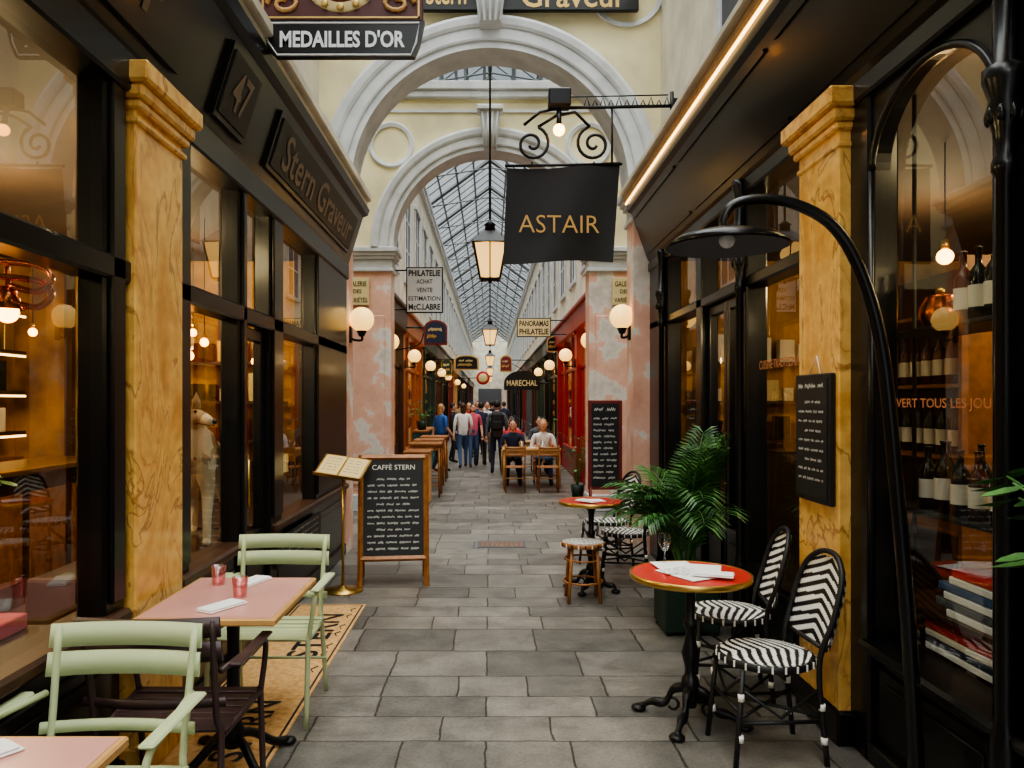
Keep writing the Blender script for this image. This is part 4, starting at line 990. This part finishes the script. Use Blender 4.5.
def leafy(name,x,y,z,n,r,seed,h=.6,pot=True,up=.0):
    mb=MB(name); rg=random.Random(seed)
    if pot: mb.lathe([(0,0),(.09,0),(.12,.2),(.11,.2),(.1,.17),(0,.17)],(x,y,z),'pot',20)
    for i in range(n):
        a=rg.uniform(0,2*pi); hh=h*rg.uniform(.3,1); rr=r*rg.uniform(.3,1); b0=Vector((x,y,z+.17)); e=Vector((x+rr*cos(a),y+rr*sin(a),z+.17+hh))
        mb.tube(bez([tuple(b0),tuple(b0*.5+e*.5+Vector((0,0,.08))),tuple(e)],8),.004,'leaf2',5)
        dv=Vector((cos(a),sin(a),-.3)).normalized(); sv=Vector((-sin(a),cos(a),0)); L2=rg.uniform(.07,.12); w=L2*.33
        ps=[e,e+dv*L2*.35+sv*w,e+dv*L2*.75+sv*w*.7,e+dv*L2,e+dv*L2*.75-sv*w*.7,e+dv*L2*.35-sv*w]; c=e+dv*L2*.5+Vector((0,0,-.012))
        vs=[tuple(q) for q in ps]+[tuple(c)]; mb.add(vs,[(i_,(i_+1)%6,6) for i_ in range(6)],'leaf2' if i%2 else 'leaf',True)
    return mb.build()
mb=MB('plant_stand'); mb.lathe([(0,0),(.11,0),(.11,.02),(.02,.04),(.02,.86),(.1,.88),(.1,.9),(0,.9)],(1.50,1.82,0),'iron',20); mb.build()
leafy('potted_plant',1.50,1.82,.90,52,.27,5,.40)
mb=MB('plant_stand'); mb.lathe([(0,.01),(.11,.01),(.11,.03),(.02,.05),(.02,.86),(.1,.88),(.1,.9),(0,.9)],(-2.7,3.9,0),'iron',20); mb.build()
leafy('potted_plant',-2.7,3.9,.90,26,.25,15,.5)

def stool_table(name,x,y,w,d,h,m='woodl'):
    mb=MB(name); place(mb,x,y)
    mb.b(-w/2,w/2,-d/2,d/2,h-.04,h,m,.006)
    for sx in (-1,1):
        for sy in (-1,1): mb.tube([(sx*(w/2-.04),sy*(d/2-.04),h-.04),(sx*(w/2-.03),sy*(d/2-.03),0)],.02,m,6)
    mb.b(-w/2+.03,w/2-.03,-d/2+.03,-d/2+.05,h-.12,h-.04,m); mb.b(-w/2+.03,w/2-.03,d/2-.05,d/2-.03,h-.12,h-.04,m)
    for z in (.2,): mb.tube([(-w/2+.04,-d/2+.04,z),(w/2-.04,-d/2+.04,z)],.012,m,6); mb.tube([(-w/2+.04,d/2-.04,z),(w/2-.04,d/2-.04,z)],.012,m,6)
    mb.build()
mb=MB('ochre_cabinet'); mb.b(-1.32,-.95,11.95,12.5,.03,.82,'mosaic',.01); mb.b(-1.35,-.92,11.92,12.53,.82,.86,'wood',.01); mb.b(-1.3,-.97,11.96,12.49,0,.03,'woodd')
for z in (.12,.5): mb.b(-1.28,-.99,11.94,11.95,z,z+.27,'woodl',.004)
mb.build()
stool_table('wooden_high_table',-1.1,13.3,.55,.6,.92,'wood'); stool_table('wooden_high_table',-1.15,14.6,.55,.7,.92,'wood'); stool_table('wooden_high_table',-1.15,16.0,.55,.7,.92,'wood')
mb=MB('green_counter'); mb.b(-1.7,-1.4,16.9,19.2,.0,.95,'c_teal',.01); mb.b(-1.7,-1.36,16.85,19.25,.95,1.0,'wood',.01); mb.build()
leafy('potted_plant',-1.52,17.2,1.0,24,.3,9,.5)
leafy('potted_plant',-1.45,20.4,.0,24,.3,10,.9); leafy('potted_plant',1.5,13.2,.0,30,.3,12,.9); leafy('potted_plant',1.5,19.5,.0,30,.3,13,1.2)
def wood_chair(name,x,y,rot,m='wood'):
    mb=MB(name); place(mb,x,y,0,rot)
    mb.b(-.2,.2,-.2,.2,.44,.46,m,.008)
    for s in (-1,1):
        mb.tube([(s*.17,-.17,.44),(s*.18,-.19,0)],.015,m,6); mb.tube([(s*.17,.18,0),(s*.17,.17,.45),(s*.18,.23,.86)],.015,m,6); mb.tube([(s*.17,-.18,.2),(s*.17,.18,.2)],.01,m,6)
    for z in (.67,.8): mb.tube(bez([(-.175,.19+(z-.5)*.12,z),(0,.22+(z-.5)*.12,z),(.175,.19+(z-.5)*.12,z)],6),.014,m,6,flat=1.6)
    mb.build()
for (x,y,r_) in ((.45,13.9,pi),(1.05,13.9,pi),(.45,15.3,0),(1.05,15.3,0),(.5,16.6,pi),(1.15,16.6,pi),(.5,18.1,0),(1.15,18.1,0)): wood_chair('wooden_dining_chair',x,y,r_)
for y in (14.6,17.35): stool_table('dining_table',.78,y,1.1,.65,.75,'woodl')
for (x,y) in ((.6,14.6),(1.0,14.7),(.7,17.3)): tumbler(x,y,.75,'clearglass',.04,.13)
napkin(.8,14.55,.752,.4,'folded_napkin')

# ------------------------------------------------------------ figures
def skin_add(mb,V,E,R_,Lb,root,sub=1):
    me=bpy.data.meshes.new('sk'); me.from_pydata(V,E,[]); ob=bpy.data.objects.new('sk',me); bpy.context.scene.collection.objects.link(ob)
    md=ob.modifiers.new('s','SKIN'); md.use_smooth_shade=True
    for i,r in enumerate(R_):
        me.skin_vertices[0].data[i].radius=(r,r); me.skin_vertices[0].data[i].use_root=(i==root)
    ss=ob.modifiers.new('u','SUBSURF'); ss.levels=sub; ss.render_levels=sub
    dg=bpy.context.evaluated_depsgraph_get(); dg.update(); m2=bpy.data.meshes.new_from_object(ob.evaluated_get(dg))
    vs=[tuple(v.co) for v in m2.vertices]
    groups={}
    VV=[Vector(v) for v in V]
    for p in m2.polygons:
        c=p.center; best=None;bd=1e9
        for ei,(a,b_) in enumerate(E):
            A=VV[a];B=VV[b_]; d=B-A; t=max(0,min(1,(c-A).dot(d)/max(1e-9,d.dot(d)))); dist=(c-(A+d*t)).length-(R_[a]+(R_[b_]-R_[a])*t)
            if dist<bd: bd=dist;best=ei
        groups.setdefault(Lb[best],[]).append(tuple(p.vertices))
    o=len(mb.v)
    for v in vs: mb.v.append(tuple(mb.M@Vector(v)))
    for g,fs in groups.items():
        k_=mb.mi(g)
        for f in fs: mb.f.append(tuple(i+o for i in f)); mb.m.append(k_); mb.sm.append(True)
    bpy.data.objects.remove(ob); bpy.data.meshes.remove(me); bpy.data.meshes.remove(m2)
def person(x,y,rot,top,leg,hair,h=1.72,pose='stand',bag=None,seed=0,z=0,long_=False,name='pedestrian'):
    rg=random.Random(seed); mb=MB(name); place(mb,x,y,z,rot,h/1.75)
    st=rg.uniform(.02,.12); a1=rg.uniform(-.05,.1)
    if pose=='stand' or pose=='walk':
        if pose=='walk': st=.24
        V=[(0,0,.96),(0,.01,1.12),(0,.0,1.32),(0,.01,1.46),(0,0,1.53)]
        V+=[(-.18,.0,1.42),(-.235,.03,1.15),(-.22,-.12-a1,.93),(-.215,-.16-a1,.86)]
        V+=[(.18,.0,1.42),(.235,.04,1.15),(.25,-.02+a1,.90),(.25,-.03+a1,.82)]
        V+=[(-.09,0,.90),(-.10,-st*.6,.50),(-.11,-st+.05,.09),(-.12,-st-.10,.035)]
        V+=[(.09,0,.90),(.10,st*.2-.02,.50),(.11,st+.05,.09),(.12,st-.10,.035)]
    else:
        V=[(0,.05,.53),(0,.06,.68),(0,.03,.88),(0,.02,1.02),(0,-.01,1.09)]
        V+=[(-.18,.02,.98),(-.24,-.02,.72),(-.17,-.26,.77),(-.15,-.33,.78)]
        V+=[(.18,.02,.98),(.24,-.02,.72),(.17,-.24,.79),(.14,-.31,.82)]
        V+=[(-.09,.03,.51),(-.11,-.38,.50),(-.12,-.36,.09),(-.13,-.50,.035)]
        V+=[(.09,.03,.51),(.11,-.38,.50),(.12,-.40,.09),(.13,-.54,.035)]
    R_=[.135,.12,.135,.07,.052, .06,.045,.03,.033, .06,.045,.03,.033, .09,.062,.042,.036, .09,.062,.042,.036]
    E=[(0,1),(1,2),(2,3),(3,4),(2,5),(5,6),(6,7),(7,8),(2,9),(9,10),(10,11),(11,12),(0,13),(13,14),(14,15),(15,16),(0,17),(17,18),(18,19),(19,20)]
    T=M[top]; G_=M[leg]; S=M['skin']; D=M['c_dark']
    Lb=[T,T,T,S,T,T,T if seed%2 else S,S,T,T,T if seed%2 else S,S,G_,G_,G_,D,G_,G_,G_,D]
    skin_add(mb,V,E,R_,Lb,0,1)
    for hi in (8,12):
        hv=Vector(V[hi]); wv=Vector(V[hi-1]); d=(hv-wv).normalized(); sd=d.cross(Vector((0,1,0)) if abs(d.y)<.8 else Vector((1,0,0))).normalized()
        for q in range(4):
            b0=hv+sd*(-.024+.016*q)+d*.015; ln=(.06,.072,.068,.052)[q]; e=b0+d*ln+Vector((0,-.012,0)); mb.tube([tuple(b0),tuple(b0+d*ln*.5),tuple(e)],[.009,.008,.006],'skin',5)
        t0=hv-d*.01+sd*.025; mb.tube([tuple(t0),tuple(t0+sd*.02+d*.02),tuple(t0+sd*.022+d*.045)],[.01,.009,.007],'skin',5)
    hc=Vector(V[4])+Vector((0,-.015,.10))
    mb.sph(tuple(hc),(.073,.088,.108),'skin',16,12); mb.sph(tuple(hc+Vector((0,-.03,-.05))),(.052,.055,.055),'skin',12,8)
    mb.add([tuple(hc+Vector(v)) for v in ((-.013,-.085,-.02),(.013,-.085,-.02),(0,-.085,.025),(0,-.112,-.018))],[(0,1,3),(1,2,3),(2,0,3)],'skin',True)
    for s in (-1,1):
        mb.sph(tuple(hc+Vector((s*.028,-.08,.01))),.009,'eye',8,6); mb.sph(tuple(hc+Vector((s*.074,.0,-.005))),(.01,.02,.028),'skin',8,6)
        mb.b(hc.x+s*.028-.014,hc.x+s*.028+.014,hc.y-.088,hc.y-.08,hc.z+.026,hc.z+.031,hair)
    mb.tube([tuple(hc+Vector((-.02,-.082,-.05))),tuple(hc+Vector((0,-.088,-.051))),tuple(hc+Vector((.02,-.082,-.05)))],.005,'c_rose',5)
    mb.sph(tuple(hc+Vector((0,.018,.024))),(.082,.092,.1),hair,16,12)
    if long_: mb.sph(tuple(hc+Vector((0,.06,-.08))),(.075,.04,.15),hair,12,10)
    if bag:
        c=Vector(V[2])+Vector((0,.17,-.06)); 
        mb.b(c.x-.15,c.x+.15,c.y-.04,c.y+.12,c.z-.23,c.z+.2,bag,.05); mb.b(c.x-.11,c.x+.11,c.y+.12,c.y+.16,c.z-.19,c.z,bag,.02)
        for s in (-1,1): mb.tube(bez([(s*.1,c.y-.03,c.z+.17),(s*.11,.0,V[5][2]+.06),(s*.12,-.135,c.z+.1),(s*.14,-.05,c.z-.15),(s*.12,c.y-.03,c.z-.18)],16),.014,bag,6)
    return mb.build()
def G(px,py): Y=F*H/(py-VY); return ((px-VX)*Y/F,Y)
ppl=[(497,474,pi,'c_grey','c_navy','hair2',1.66,'stand','c_dark',1,False),
 (441,472,pi-.8,'c_blue','c_dark','hair3',1.58,'stand',None,2,True),
 (463,468,pi+.2,'c_white2','c_denim','hair1',1.6,'walk',None,3,True),
 (473,467,.2,'c_rose','c_denim','hair1',1.58,'walk',None,4,True),
 (481,466,pi,'c_navy','c_dark','hair2',1.62,'stand',None,5,False),
 (487,464,.1,'c_white2','c_khaki','hair1',1.64,'walk',None,6,False),
 (453,463,pi/2,'c_dark','c_dark','hair2',1.6,'stand',None,7,False),
 (469,458,0.3,'c_redc','c_navy','hair3',1.6,'stand',None,8,True),
 (478,455,-.3,'c_denim','c_dark','hair1',1.66,'stand',None,9,False),
 (492,452,pi,'c_dark','c_denim','hair2',1.66,'walk',None,10,False),
 (460,450,pi,'c_khaki','c_navy','hair1',1.64,'walk',None,11,False),
 (504,447,pi,'c_navy','c_dark','hair1',1.64,'walk',None,12,False),
 (472,441,pi,'c_grey','c_dark','hair2',1.64,'walk',None,13,False),
 (486,436,0,'c_white2','c_navy','hair2',1.64,'walk',None,14,False)]
for (px,py,ro,t,l,hr,hh,po,bg,sd,lg) in ppl:
    x,y=G(px,py); person(x,y,ro,t,l,hr,hh,po,bg,sd,0,lg)
for (x,y,ro,t,l,hr,sd,lg) in ((.45,15.22,0,'c_navy','c_dark','hair1',21,False),(1.05,15.22,0,'c_white2','c_denim','hair3',22,True),(.5,16.68,pi,'c_redc','c_dark','hair2',23,True),(1.15,18.02,0,'c_grey','c_dark','hair2',25,False),(.5,18.02,0,'c_rose','c_navy','hair1',26,True),(1.15,16.68,pi,'c_dark','c_dark','hair2',27,False)):
    person(x,y,ro,t,l,hr,1.72,'sit',None,sd,-.0,lg,'seated_diner')
# wolf
mb=MB('taxidermy_wolf'); mb.M=Matrix.Translation((-1.80,4.72,.742))@Matrix.Rotation(.16,4,'Z')@Matrix.Scale(1.0,4)
V=[(0,.12,.55),(0,.38,.56),(0,-.10,.58),(0.01,-.19,.70),(.02,-.22,.80),(.09,-.27,.785),(.15,-.31,.76)]
V+=[(0,.48,.50),(0,.54,.34),(0,.54,.20)]
R_=[.115,.105,.125,.095,.07,.043,.026,.045,.05,.025]
E=[(0,1),(0,2),(2,3),(3,4),(4,5),(5,6),(1,7),(7,8),(8,9)]
for s in (-1,1):
    o=len(V); V+=[(s*.08,-.11,.46),(s*.08,-.06,.33),(s*.08,-.09,.16),(s*.08,-.09,.035),(s*.08,-.14,.03)]; R_+=[.06,.042,.028,.028,.03]; E+=[(2,o),(o,o+1),(o+1,o+2),(o+2,o+3),(o+3,o+4)]
    o=len(V); V+=[(s*.09,.36,.48),(s*.10,.28,.33),(s*.10,.42,.19),(s*.10,.39,.035),(s*.10,.33,.03)]; R_+=[.085,.055,.028,.028,.03]; E+=[(1,o),(o,o+1),(o+1,o+2),(o+2,o+3),(o+3,o+4)]
Lb=[M['fur'] if i in (0,1,3,4,6,7,8) else M['furl'] for i in range(len(E))]
skin_add(mb,V,E,R_,Lb,0,2)
hd=Vector((.82,-.55,0)).normalized(); hs=Vector((.55,.82,0)).normalized(); hb=Vector((.02,-.22,.80))
for s in (-1,1):
    q=hb-hd*.01+hs*s*.045; mb.lathe([(.028,.04),(.022,.09),(0,.14)],tuple(q),'fur',8); e=hb+hd*.062+hs*s*.034+Vector((0,0,.022)); mb.sph(tuple(e),.009,'eye',8,6)
mb.sph((.168,-.322,.765),.016,'eye',8,6)
for s in (-1,1):
    a=Vector((.15,-.31,.742))+hs*s*.018; b2=hb+hd*.08+hs*s*.036+Vector((0,0,-.045)); mb.tube([tuple(a),tuple(b2)],.004,'eye',5)
mb.build()

# ------------------------------------------------------------ lights
w=bpy.data.worlds.new('World'); bpy.context.scene.world=w; w.use_nodes=True
bg=w.node_tree.nodes['Background']; bg.inputs[0].default_value=lin((240,243,246)); bg.inputs[1].default_value=1.0
def sun(n,rot,st,ang,c=(1,1,1)):
    l=bpy.data.lights.new(n,'SUN'); l.energy=st; l.angle=ang; l.color=c; o=bpy.data.objects.new(n,l); o.rotation_euler=rot; bpy.context.scene.collection.objects.link(o)
sun('rear_fill_sun',(0.0,0,0),10.0,math.radians(70),(1,.965,.91))
sun('rear_fill_sun',(math.radians(42),0,0),4.6,math.radians(60),(1,.975,.93))  # added soft fill from behind the camera, brightens surfaces facing it
def pt(n,loc,e,c=(1,.76,.40),r=.15):
    l=bpy.data.lights.new(n,'POINT'); l.energy=e; l.color=c; l.shadow_soft_size=r; o=bpy.data.objects.new(n,l); o.location=loc; bpy.context.scene.collection.objects.link(o)
for p,e in (((-3.2,2.0,2.6),90),((-3.2,4.8,2.6),90),((-2.8,6.8,2.6),75),((3.2,3.0,2.6),50),((3.2,5.6,2.6),60),((3.2,.5,2.6),30),((-3,-1,2.6),30),((-2.0,4.3,2.8),36),((2.2,3.0,2.9),20)): pt('shop_light',p,e)
for y in (14,20,26,34,44): 
    for s in (-1,1): pt('shop_light',(s*2.3,y,2.7),25)
try:
    bpy.context.scene.view_settings.look='AgX - Medium High Contrast'
except Exception: pass
cam=bpy.data.cameras.new('Camera'); co=bpy.data.objects.new('Camera',cam); bpy.context.scene.collection.objects.link(co)
co.location=(0,0,H); co.rotation_euler=(pi/2,0,0); cam.sensor_width=36; cam.lens=F/1024*36; cam.shift_x=(512-VX)/1024; cam.shift_y=(VY-384)/1024; cam.clip_start=.05; cam.clip_end=300
bpy.context.scene.camera=co
